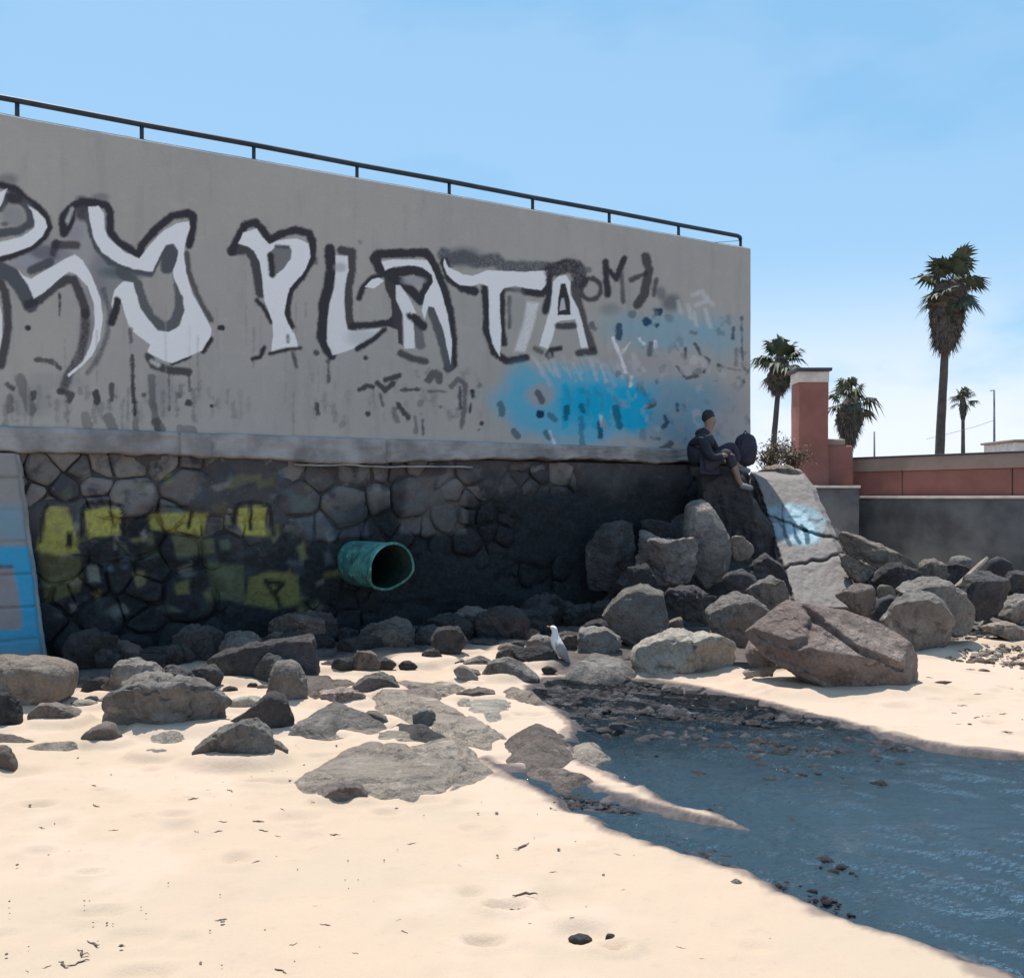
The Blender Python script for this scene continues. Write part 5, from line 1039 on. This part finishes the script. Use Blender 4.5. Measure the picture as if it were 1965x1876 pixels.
# sand drifted against the stones
sand = bpy.data.objects['sand']; zadd = np.zeros(GX.shape)
for cx, cy, rx, ry_, zb in FOOT:
    if zb > .12 or cy > 12.5: continue
    i0, i1 = np.searchsorted(gx, [cx-rx*2-.3, cx+rx*2+.3]); j0, j1 = np.searchsorted(gy, [cy-ry_*2.2-.3, cy+ry_*2+.3])
    sx_, sy_ = GX[j0:j1, i0:i1], GY[j0:j1, i0:i1]
    q = np.sqrt(((sx_-cx)/(rx+.02))**2+((sy_-cy)/(ry_+.02))**2)
    zadd[j0:j1, i0:i1] = np.maximum(zadd[j0:j1, i0:i1], (.035+.05*vn(sx_*3, sy_*3, None, 44))*smooth(1.45, .85, q)*min(1, rx/.25))
GZ = GZ+zadd*(SDJ > .05)*smooth(.05, .2, SDJ)
sand.data.vertices.foreach_set('co', np.stack([GX, GY, GZ], -1).astype(np.float32).ravel()); sand.data.update()
# ------------------------------------------------------------------ far walls, pillar
GREYW = plain('grey_wall', (.105, .108, .112), .9, 0, 10, .6, .40, 1.3)
REDW = plain('red_wall', (.27, .108, .085), .85, 0, 14, .3, .16, 1.6)
BEIGE = plain('beige_band', (.29, .215, .175), .85, 0, 14, .3, .14, 1.4)
COPE = plain('pale_paint_lit_edge', (.62, .55, .50), .8, 0, 16, .3, .15, 5)
DARKT = plain('dark_trim', (.05, .05, .06), .7, 0, 0, .3, .2, 5)
A0 = Vector((7.35, 21.7, 0)); FA = math.atan2(-.832, .555); LEN = 13.0
fw = empty('grey_retaining_wall', A0, FA); tag(fw, 'long grey retaining wall with a thin coping at right coloured pale as sunlit', 'wall', kind='thing')
rough_box('wall_face', -.5, LEN, 0, .5, -.2, 1.585, GREYW, fw, .5, .006, .01, 3)
rough_box('coping', -.52, LEN, -.05, .30, 1.585, 1.635, COPE, fw, .5, .004, .008, 5)  # pale colour stands in for sunlight on the wall's top edge
rw = empty('red_parapet', A0+Vector((0, 0, 1.635)), FA); tag(rw, 'low dark red parapet with a beige upper band behind the grey wall', 'parapet', kind='thing')
x = -.55; n = 0
for x1 in (.95, 3.3, 5.4, 7.6, 9.8, LEN):       # red panels between narrow joints
    rough_box('red_panel', x+.012, x1-.012, .14, .36, .003, .515, REDW, rw, .6, .004, .008, 11+n); x = x1; n += 1
rough_box('joint_backing', -.55, LEN, .16, .34, 0, .5, DARKT, rw, .6, .002, 0, 20)
rough_box('beige_band', -.55, LEN, .11, .39, .518, .80, BEIGE, rw, .5, .005, .012, 21)
rough_box('top_trim', -.57, LEN, .08, .42, .802, .83, DARKT, rw, .6, .003, .006, 23)
kb = empty('concrete_block_wall', (0, 20.75, 0)); tag(kb, 'short grey concrete wall end with pale top below the red pillar', 'wall', kind='thing')
rough_box('wall_face', 5.2, 7.04, 0, 3, -.2, 1.80, GREYW, kb, .4, .012, .02, 25)
rough_box('coping', 5.18, 7.06, -.03, 3, 1.80, 1.85, COPE, kb, .4, .006, .01, 26)
pl = empty('red_pillar', (6.32, 21.75, 1.85)); tag(pl, 'square dark red pillar with a white neck and flat dark cap', 'pillar', kind='thing')
rough_box('shaft', -.31, .31, -.31, .31, 0, 2.17, REDW, pl, .25, .012, .02, 27)
rough_box('neck', -.322, .322, -.322, .322, 2.17, 2.40, COPE, pl, .25, .01, .02, 28)
rough_box('cap', -.385, .375, -.375, .375, 2.402, 2.47, DARKT, pl, .25, .01, .015, 29)
lw = empty('low_red_wall', (6.62, 21.7, 1.85)); tag(lw, 'low brownish red wall with stepped top right of the pillar', 'wall', kind='thing')
rough_box('wall_face', 0, .62, 0, .3, 0, .86, REDW, lw, .2, .015, .04, 31)
rough_box('top_block', .02, .46, .02, .28, .862, 1.0, BEIGE, lw, .2, .012, .04, 32)
PLAT = plain('upper_ground', (.30, .25, .20), .95, 0, 4, .5, .2, .3)
V, Fc = [], []
for x_, y_ in ((-900, 24.5), (7.2, 24.5), (7.6, 22.1), (A0.x+.555*LEN+.3, A0.y-.832*LEN+.4), (900, -10), (900, 900), (-900, 900)): V += [(x_, y_, 1.45), (x_, y_, -1)]
nn = len(V)//2
Fc = [tuple(2*k for k in range(nn))]+[(2*k, 2*k+1, 2*((k+1) % nn)+1, 2*((k+1) % nn)) for k in range(nn)]
o = mesh_obj('upper_terrain', V, Fc, PLAT, smooth_sh=False); tag(o, kind='structure')
hut = at(1975, 868, 33); hb = empty('rooftop_hut', (hut.x, 33, 1.45)); tag(hb, 'small pale flat-roofed block above the parapet at the right edge', 'hut', kind='thing')
rough_box('wall', -.45, 2.2, 0, 2.2, 0, 1.95, COPE, hb, .5, .01, .02, 41); rough_box('roof', -.52, 2.3, -.06, 2.3, 1.952, 2.03, BEIGE, hb, .5, .006, .01, 42)

# ------------------------------------------------------------------ palms, poles
LEAF = plain('palm_leaf', (.055, .068, .040), .6, 0, 0, .3, .3, 3)
DEAD = plain('palm_skirt', (.085, .070, .058), .9, 0, 30, .6, .4, 4)
BARK = plain('palm_bark', (.075, .062, .055), .9, 0, 25, .8, .3, 3)
def fan(V, Fc, base, dirv, L1, L2, rg, blades=16, droop=.35, drop=None):
    d = Vector(dirv).normalized(); side = d.cross(Vector((0, 0, 1)))
    side = side.normalized() if side.length > .05 else Vector((1, 0, 0)); up = side.cross(d)
    roll = rg.uniform(-.5, .5); s2 = side*math.cos(roll)+up*math.sin(roll); u2 = up*math.cos(roll)-side*math.sin(roll)
    tip = base+d*L1-Vector((0, 0, .05*L1)); w_ = .025; b0 = len(V)
    V += [base-s2*w_, base+s2*w_, tip+s2*w_*.7, tip-s2*w_*.7]; Fc.append((b0, b0+1, b0+2, b0+3))
    for k in range(blades):
        a = (k/(blades-1)-.5)*math.radians(230); l = L2*(.72+.28*math.cos(a))*rg.uniform(.85, 1.1)
        dv = d*math.cos(a)+s2*math.sin(a); pv = s2*math.cos(a)-d*math.sin(a); wd = l*.085
        p1 = tip+dv*l*.55+u2*.03; p2 = tip+dv*l-Vector((0, 0, droop*l*rg.uniform(.4, 1.1)))
        b0 = len(V); V += [tip, p1+pv*wd, p2, p1-pv*wd]; Fc.append((b0, b0+1, b0+2, b0+3))
def palm(label, base_px, top_px, d, trunk_w, skirt, leaves, leaf_len, seed, zb=1.45, droop=.4):
    # skirt: list of (pixel row, half width in px) from top to bottom along the trunk axis
    rg = random.Random(seed); k = d/F
    bx, bz = (base_px[0]-982.5)*k, zb; tx, tz = (top_px[0]-982.5)*k, EYE-(top_px[1]-HZ)*k
    root = empty('fan_palm', (bx, d, zb)); tag(root, label, 'palm tree', 'fan palms beyond the walls')
    ax = lambda z: (tx-bx)*max(0, min(1, (z-bz)/(tz-bz)))**1.3
    pts = [(ax(bz+(tz-bz)*f), 0, (tz-bz)*f) for f in [i/14 for i in range(15)]]
    w0 = trunk_w*k/2; tube('trunk', pts, [w0*(1.15-.45*i/14) for i in range(15)], BARK, root, 12, jit=.08, seed=seed)
    V, Fc = [], []; top = Vector((tx-bx, 0, tz-bz))
    for i in range(leaves):
        az = i*2.399+rg.uniform(-.3, .3); el = math.radians(-35+115*((i+.5)/leaves)**.9+rg.uniform(-10, 10))
        dv = Vector((math.cos(az)*math.cos(el), math.sin(az)*math.cos(el), math.sin(el)))
        fan(V, Fc, top+Vector((0, 0, rg.uniform(-.3, .1)*leaf_len)), dv, leaf_len*rg.uniform(.35, .6), leaf_len*rg.uniform(.5, .68), rg, 18, droop*rg.uniform(.5, 1.3))
    mesh_obj('crown', V, Fc, LEAF, root, False)
    V, Fc = [], []; rows = [(EYE-(r-HZ)*k-bz, hw*k) for r, hw in skirt]; nz_, na = 30, 26
    zs = [rows[0][0]+(rows[-1][0]-rows[0][0])*j/nz_ for j in range(nz_+1)]
    zr = [r[0] for r in rows][::-1]; hr = [r[1] for r in rows][::-1]
    for j, z in enumerate(zs):
        r = float(np.interp(z, zr, hr))*.86
        for a in range(na):
            q = r*(1+.28*(rg.random()-.5)*(j > 0)); V.append(Vector((ax(z+bz)+q*math.cos(a*6.2832/na), q*math.sin(a*6.2832/na), z+(rg.random()-.5)*.1)))
    for j in range(nz_):
        for a in range(na): Fc.append((j*na+a, j*na+(a+1) % na, (j+1)*na+(a+1) % na, (j+1)*na+a))
    Hs = rows[0][0]-rows[-1][0]
    for i in range(520):                 # hanging dry leaf blades
        f = rg.random()**.8; z = rows[0][0]-Hs*f*.9; r = float(np.interp(z, zr, hr)); an = rg.random()*6.2832
        o_ = Vector((math.cos(an), math.sin(an), 0)); p = Vector((ax(z+bz), 0, z))+o_*r*.75
        q = p+o_*r*rg.uniform(.18, .42)-Vector((0, 0, Hs*rg.uniform(.08, .2))); sd = Vector((-o_.y, o_.x, 0))*rg.uniform(.02, .06)*max(1, d/45)
        b0 = len(V); V += [p-sd, p+sd, q+sd*.2, q-sd*.2]; Fc.append((b0, b0+1, b0+2, b0+3))
    mesh_obj('skirt', V, Fc, DEAD, root, False)
palm('tallest fan palm with a thick hanging skirt standing at right', (1800, 870), (1822, 545), 45, 17, [(540, 24), (560, 38), (580, 41), (600, 37), (625, 33), (650, 28), (668, 18), (678, 6)], 22, 1.7, 3)
palm('leaning fan palm between the wall corner and the red pillar', (1478, 872), (1499, 690), 45, 12, [(688, 12), (705, 20), (722, 25), (740, 22), (752, 12), (760, 5)], 22, 1.35, 5, droop=.6)
palm('short-trunked fan palm close right of the red pillar', (1624, 880), (1632, 768), 40, 7, [(766, 12), (785, 26), (805, 29), (830, 20), (850, 10), (862, 3)], 18, 1.05, 8, droop=.7)
palm('small distant fan palm right of the tallest one', (1848, 872), (1848, 765), 95, 8, [(762, 4), (775, 7), (790, 6), (800, 3), (806, 2)], 18, 1.35, 11, droop=.6)
POLE = plain('pole_grey', (.16, .16, .17), .7, .2, 0, .3, .2, 3)
def pole(label, px, top, d, wpx, wire=None):
    k = d/F; r = empty('utility_pole', ((px-982.5)*k, d, 1.45)); tag(r, label, 'pole', 'poles beyond the parapet')
    h = EYE-(top-HZ)*k-1.45; tube('shaft', [(0, 0, 0), (0, 0, h*.5), (-.3*k, 0, h)], [wpx*k/2*1.2, wpx*k/2, wpx*k/2*.8], POLE, r, 8)
    if wire:
        pts = [Vector((0, 0, EYE-(wire[0][1]-HZ)*k-1.45))]
        for f in (.25, .5, .75, 1): pts.append(Vector(((wire[1][0]-px)*k*f, 4*f, EYE-(wire[0][1]+(wire[1][1]-wire[0][1])*f**.8-HZ)*k-1.45)))
        tube('wire', pts, .012, POLE, r, 5)
        tube('bracket', [(-.25, 0, h-.05), (.0, 0, h-.02)], .03, POLE, r, 6)
pole('thin grey pole with a slack wire right of the small palm', 1908, 748, 60, 4.5, ((1908, 806), (1830, 835)))
pole('faint short pole above the parapet left of the tallest palm', 1678, 828, 85, 4)

# dry shrub behind the slab
SHRUB = plain('dry_shrub', (.15, .115, .075), .9, 0, 0, .3, .4, 6)
def shrub(label, px, py, d, w_, h_, seed, n=900):
    rg = random.Random(seed); p = at(px, py, d); root = empty('dry_shrub', p); tag(root, label, 'shrub')
    V, Fc, TV, TF = [], [], [], []
    for b_ in range(16):
        az, ln = rg.random()*6.28, rg.uniform(.6, 1); tipp = Vector((math.cos(az)*w_*.45*ln, math.sin(az)*w_*.35*ln, h_*rg.uniform(.5, 1)))
        v, f = tube(None, [(0, 0, -.15), tipp*.5+Vector((0, 0, .05)), tipp], [.014, .009, .004], None, n=5); o_ = len(TV); TV += v; TF += [tuple(i+o_ for i in q) for q in f]
        for _ in range(n//16):
            f_ = rg.uniform(.25, 1.08); c = tipp*f_+Vector((rg.gauss(0, .07), rg.gauss(0, .07), rg.gauss(0, .06)))
            a = Vector((rg.gauss(0, 1), rg.gauss(0, 1), rg.gauss(0, 1))).normalized()*rg.uniform(.015, .045); b2 = Vector((rg.gauss(0, 1), rg.gauss(0, 1), rg.gauss(0, 1))).normalized()*.014
            o_ = len(V); V += [c-a, c+b2, c+a, c-b2]; Fc.append((o_, o_+1, o_+2, o_+3))
    mesh_obj('foliage', V, Fc, SHRUB, root, False); mesh_obj('stem', TV, TF, BARK, root)
shrub('brownish dry shrub growing behind the wall corner left of the pillar', 1478, 905, 15.4, .62, .48, 3)
shrub('low dry shrub at the foot of the red pillar', 1520, 905, 16.6, .55, .42, 4)
rock('D', [(1452, 905), (1475, 893), (1500, 890), (1535, 897), (1548, 915), (1530, 935), (1470, 935)], 'pale lumpy stones capping the painted slab', 'sandy', d=14.9, amp=.1)

# ------------------------------------------------------------------ person sitting at the corner
SKIN = plain('skin', (.22, .14, .105), .6, 0, 0, .3, .08, 4); CLOTH = plain('dark_jacket', (.012, .015, .028), .85, 0, 40, .4, .25, 7); TROU = plain('dark_trousers', (.024, .023, .042), .85, 0, 40, .4, .25, 7); HAIR = plain('dark_hair', (.015, .013, .013), .7, 0, 60, .5, .3, 20); SHOE = plain('grey_shoe', (.16, .16, .165), .7, 0, 30, .3, .15, 9)
PD = 13.45; pbase = at(1346, 905, PD)
per = empty('person', pbase); tag(per, 'person in dark hooded jacket sitting sideways on a boulder at the wall corner', 'person')
def pp_(x, y, dz=0): return at(x, y, PD+dz)-pbase
def skinned(name, chains, mat, parent, sub=2):
    # chains: lists of (point, radius); a chain may start at an earlier vertex by giving its index instead of a point
    V, Ed, R, roots = [], [], [], []
    for ch in chains:
        prev = None
        for it in ch:
            if isinstance(it, int): prev = it; continue
            V.append(it[0]); R.append(it[1]); i = len(V)-1
            if prev is None: roots.append(i)
            else: Ed.append((prev, i))
            prev = i
    me = bpy.data.meshes.new(name); me.from_pydata([tuple(v) for v in V], Ed, []); o = bpy.data.objects.new(name, me); COL.objects.link(o); o.parent = parent
    me.materials.append(mat); md = o.modifiers.new('skin', 'SKIN'); md.use_smooth_shade = True
    for i, r in enumerate(R): me.skin_vertices[0].data[i].radius = r if isinstance(r, tuple) else (r, r)
    for i in range(len(V)): me.skin_vertices[0].data[i].use_root = i in roots
    s = o.modifiers.new('sub', 'SUBSURF'); s.levels = s.render_levels = sub
    return o
hN, hF = pp_(1398, 873, -.18), pp_(1404, 858, .16)
torso = [(pp_(1350, 893), .13), (pp_(1346, 876), .125), (pp_(1346, 858), .13), (pp_(1353, 843), .11), (pp_(1358, 829), .055), (pp_(1361, 818), .06), (pp_(1363, 806), (.082, .098)), (pp_(1363, 796), .06)]
body_ch = [torso, [3, (pp_(1349, 844, -.17), .058), (pp_(1366, 880, -.24), .045), (pp_(1390, 873, -.20), .032), (hN, .034)], [3, (pp_(1361, 844, .16), .055), (pp_(1380, 876, .22), .043), (pp_(1398, 861, .18), .030), (hF, .033)],
           [0, (pp_(1360, 889, -.12), .095), (pp_(1398, 866, -.14), .062), (pp_(1408, 893, -.14), .052), (pp_(1419, 926, -.14), .036), (pp_(1432, 936, -.14), .034)],
           [0, (pp_(1362, 887, .11), .09), (pp_(1406, 852, .14), .062), (pp_(1411, 872, .14), .050), (pp_(1414, 893, .14), .036), (pp_(1426, 898, .14), .034)]]
for hnd, sg in ((hN, -1), (hF, 1)):
    for q in range(5):                   # fingers curl over the knee, thumb off the side of the palm
        of = Vector((.012, .016*(q-1.5), .006)) if q < 4 else Vector((-.005, -.035*sg, .012)); ln = (.055, .068, .062, .048, .05)[q]
        d1 = Vector((.85, .1*(q-1.5), .05)).normalized() if q < 4 else Vector((.6, -.55*sg, .3)).normalized()
        a_ = hnd+of; b_ = a_+d1*ln*.6; body_ch.append([(a_, .0095), (b_, .009), (b_+(d1+Vector((0, 0, -.9))).normalized()*ln*.5, .0075)])
skinned('body', body_ch, SKIN, per)
head_c = pp_(1363, 805)
f_dir = Vector((.93, -.35, -.08)).normalized()
def ell(name, c, r, mat, parent, sub=3, jit=0, seed=1):
    V0, F0 = ico(sub); v = V0*np.array(r)
    if jit: v = v*(1+jit*fbm(V0[:, 0]*6, V0[:, 1]*6, V0[:, 2]*6, 3, seed))[:, None]
    return mesh_obj(name, v, F0, mat, parent, loc=c)
hr_ = ell('hair', head_c-f_dir*.028+Vector((0, 0, .035)), (.084, .076, .094), HAIR, per, 4, .25)
sd_ = Vector((-f_dir.y, f_dir.x, 0)).normalized()
ell('nose', head_c+f_dir*.064+Vector((0, 0, -.012)), (.017, .012, .018), SKIN, per, 2)
for s_e in (-1, 1):
    ell('eye', head_c+f_dir*.052+sd_*.028*s_e+Vector((0, 0, .012)), (.010, .010, .007), HAIR, per, 2); ell('ear', head_c+sd_*.056*s_e+Vector((0, 0, -.005))-f_dir*.005, (.020, .010, .028), SKIN, per, 2)
ell('mouth', head_c+f_dir*.055+Vector((0, 0, -.050)), (.008, .022, .005), plain('lips', (.22, .10, .09), .6), per, 2)
skinned('jacket', [[(pp_(1352, 890), .19), (pp_(1344, 874), .20), (pp_(1343, 857), .195), (pp_(1351, 842), .15), (pp_(1356, 833), .085), (pp_(1357, 828), .075)],
                   [3, (pp_(1347, 845, -.18), .085), (pp_(1365, 880, -.25), .066), (pp_(1388, 874, -.21), .045)], [3, (pp_(1361, 845, .17), .08), (pp_(1380, 876, .23), .062), (pp_(1396, 862, .19), .044)]], CLOTH, per)
ell('hood', pp_(1349, 832, .0), (.10, .11, .075), CLOTH, per, 3, .2, 4)
skinned('trousers', [[(pp_(1349, 893), .15), (pp_(1360, 889, -.12), .118), (pp_(1396, 867, -.14), .080), (pp_(1402, 882, -.14), .076), (pp_(1409, 900, -.14), .070)],
                     [0, (pp_(1362, 887, .11), .115), (pp_(1406, 852, .14), .085), (pp_(1411, 872, .14), .080), (pp_(1414, 890, .14), .066)]], TROU, per)
for x_, y_, dz_ in ((1419, 928, -.14), (1414, 895, .14)):
    skinned('shoe', [[(pp_(x_-1, y_+3, dz_), .048), (pp_(x_+8, y_+5, dz_), .046), (pp_(x_+20, y_+8, dz_), .042), (pp_(x_+27, y_+9, dz_), .028)]], SHOE, per)

bag = empty('backpack', at(1430, 898, 13.75)); tag(bag, 'dark bulging backpack beside the seated person at the wall corner', 'bag')
V0, F0 = ico(4); q = V0.copy(); q = np.sign(q)*np.abs(q)**.7*np.array([.15, .13, .22]); q *= (1+.22*fbm(V0[:, 0]*2.5, V0[:, 1]*2.5, V0[:, 2]*2.5, 3, 9))[:, None]; q[:, 0] += .04*q[:, 2]
mesh_obj('sack', q+np.array([0, 0, .24]), F0, TROU, bag)
tube('strap', [(-.12, -.10, .08), (-.15, -.15, .22), (-.10, -.12, .38), (-.02, -.06, .46)], [(.022, .006)]*4, CLOTH, bag, 8); tube('carry_loop', [(-.03, 0, .45), (0, 0, .50), (.04, 0, .45)], .010, CLOTH, bag, 6)
# ------------------------------------------------------------------ birds
WHITEF = plain('white_feather', (.72, .70, .68), .8, 0, 40, .3, .1, 8); GREYF = plain('grey_feather', (.30, .30, .32), .8, 0, 40, .3, .15, 8); BEAK = plain('beak', (.35, .22, .05), .6); LEGM = plain('bird_leg', (.30, .20, .10), .7)
def bird(label, px, pfoot, d, sc, face, white=True, low=False, tilt=0):
    p = at(px, pfoot, d); root = empty('gull', p, 0 if face > 0 else math.pi); tag(root, label, 'bird'); root.scale = (sc, sc, sc); root.rotation_euler.y = -tilt
    up_ = 0 if not low else -.05
    path = [(-.17, 0, .045), (-.13, 0, .07), (-.07, 0, .105), (-.005, 0, .145), (.045, 0, .18), (.075, 0, .215), (.092, 0, .245+up_*.5), (.108, 0, .272+up_), (.127, 0, .288+up_), (.146, 0, .290+up_), (.162, 0, .286+up_), (.170, 0, .284+up_)]
    rad = [(.012, .006), (.032, .018), (.055, .045), (.066, .062), (.060, .060), (.044, .046), (.032, .034), (.030, .031), (.032, .032), (.026, .026), (.014, .014), (.006, .006)]
    v, f = tube(None, path, rad, None, n=14); b_ = mesh_obj('body', v, f, WHITEF if white else GREYF, root)
    b_.modifiers.new('sub', 'SUBSURF').render_levels = 1
    tube('beak', [(.165, 0, .284+up_), (.19, 0, .279+up_), (.203, 0, .271+up_)], [.009, .007, .003], BEAK, root, 8)
    for s in (-1, 1):
        v, f = tube(None, [(.045, .048*s, .19), (0, .064*s, .165), (-.07, .058*s, .12), (-.14, .030*s, .075), (-.205, .012*s, .035)], [(.012, .020), (.014, .048), (.012, .045), (.008, .026), (.003, .006)], None, n=10); mesh_obj('wing', v, f, GREYF, root)
        tube('leg', [(.005, .025*s, .10), (.0, .026*s, .05), (.005, .026*s, 0)], [.010, .006, .006], LEGM, root, 6)
        tube('foot', [(-.008, .026*s, .005), (.035, .030*s, .004)], [(.012, .004), (.016, .003)], LEGM, root, 6)
        ell('eye', (.142, .028*s, .293+up_), (.005, .004, .005), HAIR, root, 1)
bird('bright white upright gull on the dark purple boulder', 1058, 1266, 9.72, .95, -1, tilt=.5)

# ------------------------------------------------------------------ bits on the sand
WOOD = plain('driftwood', (.10, .07, .05), .9, 0, 40, .6, .4, 12)
rb = random.Random(77)
ZONES = [(120, 1530, 'near the left edge below the lowest brown boulder'), (400, 1530, 'below the lone front boulder'), (620, 1590, 'left below the broad half-buried rock'), (800, 1600, 'below the broad half-buried rock'), (1000, 1600, 'beside the narrow side channel'), (140, 1830, 'in the lower left corner'), (450, 1760, 'left of the two near twigs'),
         (760, 1800, 'at the bottom left of the two near twigs'), (1060, 1660, 'above the two near twigs'), (1050, 1830, 'around the lone near stone'), (1330, 1780, 'between the lone near stone and the stream'), (1500, 1850, 'at the bottom edge by the stream')]
def zone(px, py, l): return ('large ' if l > 24 else 'middling ' if l > 15 else 'tiny ')+'scrap of dry seaweed '+min(ZONES, key=lambda z: (z[0]-px)**2+(z[1]-py)**2)[2]
def gz_at(x, y):
    i = int(np.argmin(np.abs(gx-x))); j = int(np.argmin(np.abs(gy-y))); return float(GZ[j, i])
def bit(px, py, lpx, label='dark scrap of dry seaweed lying on the open sand', grp='scraps on the sand', name='seaweed_scrap', cat='seaweed', th=.35, ang=None):
    x, y = gpt(px, py); L_ = lpx/F*y; a = rb.uniform(-.6, .6) if ang is None else ang; pts, rr = [], []
    for k in range(7):
        f = k/6-.5; pts.append((f*L_*math.cos(a)+rb.gauss(0, .04)*L_, f*L_*math.sin(a)*1.6+rb.gauss(0, .08)*L_, th*.10*L_+abs(rb.gauss(0, .03))*L_)); rr.append((L_*.13*th*rb.uniform(.5, 1.3)*(1.15-abs(f)*1.7), L_*.09*th*(1.1-abs(f)*1.6)))
    o = tube(name, pts, rr, WOOD, None, 6); o.location = (x, y, gz_at(x, y)-.002); tag(o, label, cat, grp); return o
Z6 = [(890, 128, 26), (1060, 88, 26), (960, 82, 14), (190, 245, 22), (440, 158, 30), (525, 266, 24), (1020, 660, 30), (1180, 415, 20), (1500, 705, 32), (1025, 227, 26), (1190, 235, 36), (1210, 268, 30), (1000, 275, 26), (1540, 285, 28),
      (550, 760, 30), (430, 775, 50), (380, 810, 44), (290, 855, 46), (210, 870, 26), (125, 890, 18), (360, 850, 48), (655, 548, 10), (435, 60, 26), (1300, 178, 18), (1280, 295, 20), (1440, 150, 14), (1390, 228, 18), (905, 280, 22), (1450, 615, 14), (1640, 835, 22), (1350, 785, 24), (1290, 905, 40), (1865, 740, 26), (1835, 682, 16), (1700, 325, 10)]
for x_, y_, l_ in Z6: bit(x_*.4167, 1484+y_*.4167, l_*.75, zone(x_*.4167, 1484+y_*.4167, l_*.75), th=.55)
Z7 = [(1145, 425, 26), (690, 810, 22), (905, 798, 18), (940, 732, 14), (1170, 628, 22), (1480, 935, 30), (1585, 995, 24), (640, 380, 60), (60, 362, 30), (800, 515, 30), (1085, 585, 14), (645, 935, 16), (740, 925, 12), (840, 928, 14), (1945, 888, 18), (1605, 655, 16), (500, 905, 26)]
for x_, y_, l_ in Z7: bit(767.6+x_*.3646, 1484+y_*.3646, l_*.6, zone(767.6+x_*.3646, 1484+y_*.3646, l_*.6), th=.5)
bit(1007, 1727, 52, 'upper of two dark twigs in the near sand', 'twigs in the near sand', 'twig', 'twig', .5, .15); bit(990, 1750, 56, 'lower of two dark twigs in the near sand', 'twigs in the near sand', 'twig', 'twig', .5, .2)
bit(1811, 1315, 42, 'short dark stick on the sand right of the huge boulder', None, 'stick', 'stick', .8, 0.02)
for x_, y_, l_ in [(1260, 82, 30), (1555, 178, 36), (1440, 345, 26), (1400, 325, 14), (1730, 400, 50), (1595, 437, 18), (1620, 295, 20), (1710, 287, 40), (1550, 302, 34), (1460, 244, 44), (1770, 152, 34)]:
    bit(1381.7+x_*.318, 1279.2+y_*.318, l_*.45, 'dark scrap of dry seaweed on the sand beyond the stream', 'scraps beyond the stream', th=.5)
# plank sticking out of the far heap
PLK = plain('weathered_plank', (.22, .18, .15), .9, 0, 30, .5, .25, 8)
p0, p1 = at(1857, 1105, 12.6), at(1893, 1071, 12.9); dv = (p1-p0); pk = empty('plank', p0); tag(pk, 'weathered plank poking up from the far rock heap', 'plank')
sdv = Vector((.25, -.9, .3)).normalized()*.055; nv = dv.cross(sdv).normalized()*.014
V = [q+a*sdv*w_+b_*nv for q, w_ in ((-dv*.6, 1), (dv*.75, 1), (dv*1.05, .25)) for a, b_ in ((-1, -1), (1, -1), (1, 1), (-1, 1))]
Fc = [(0, 3, 2, 1), (8, 9, 10, 11)]+[(r*4+k, r*4+(k+1) % 4, (r+1)*4+(k+1) % 4, (r+1)*4+k) for r in (0, 1) for k in range(4)]
mesh_obj('board', V, Fc, PLK, pk, False)
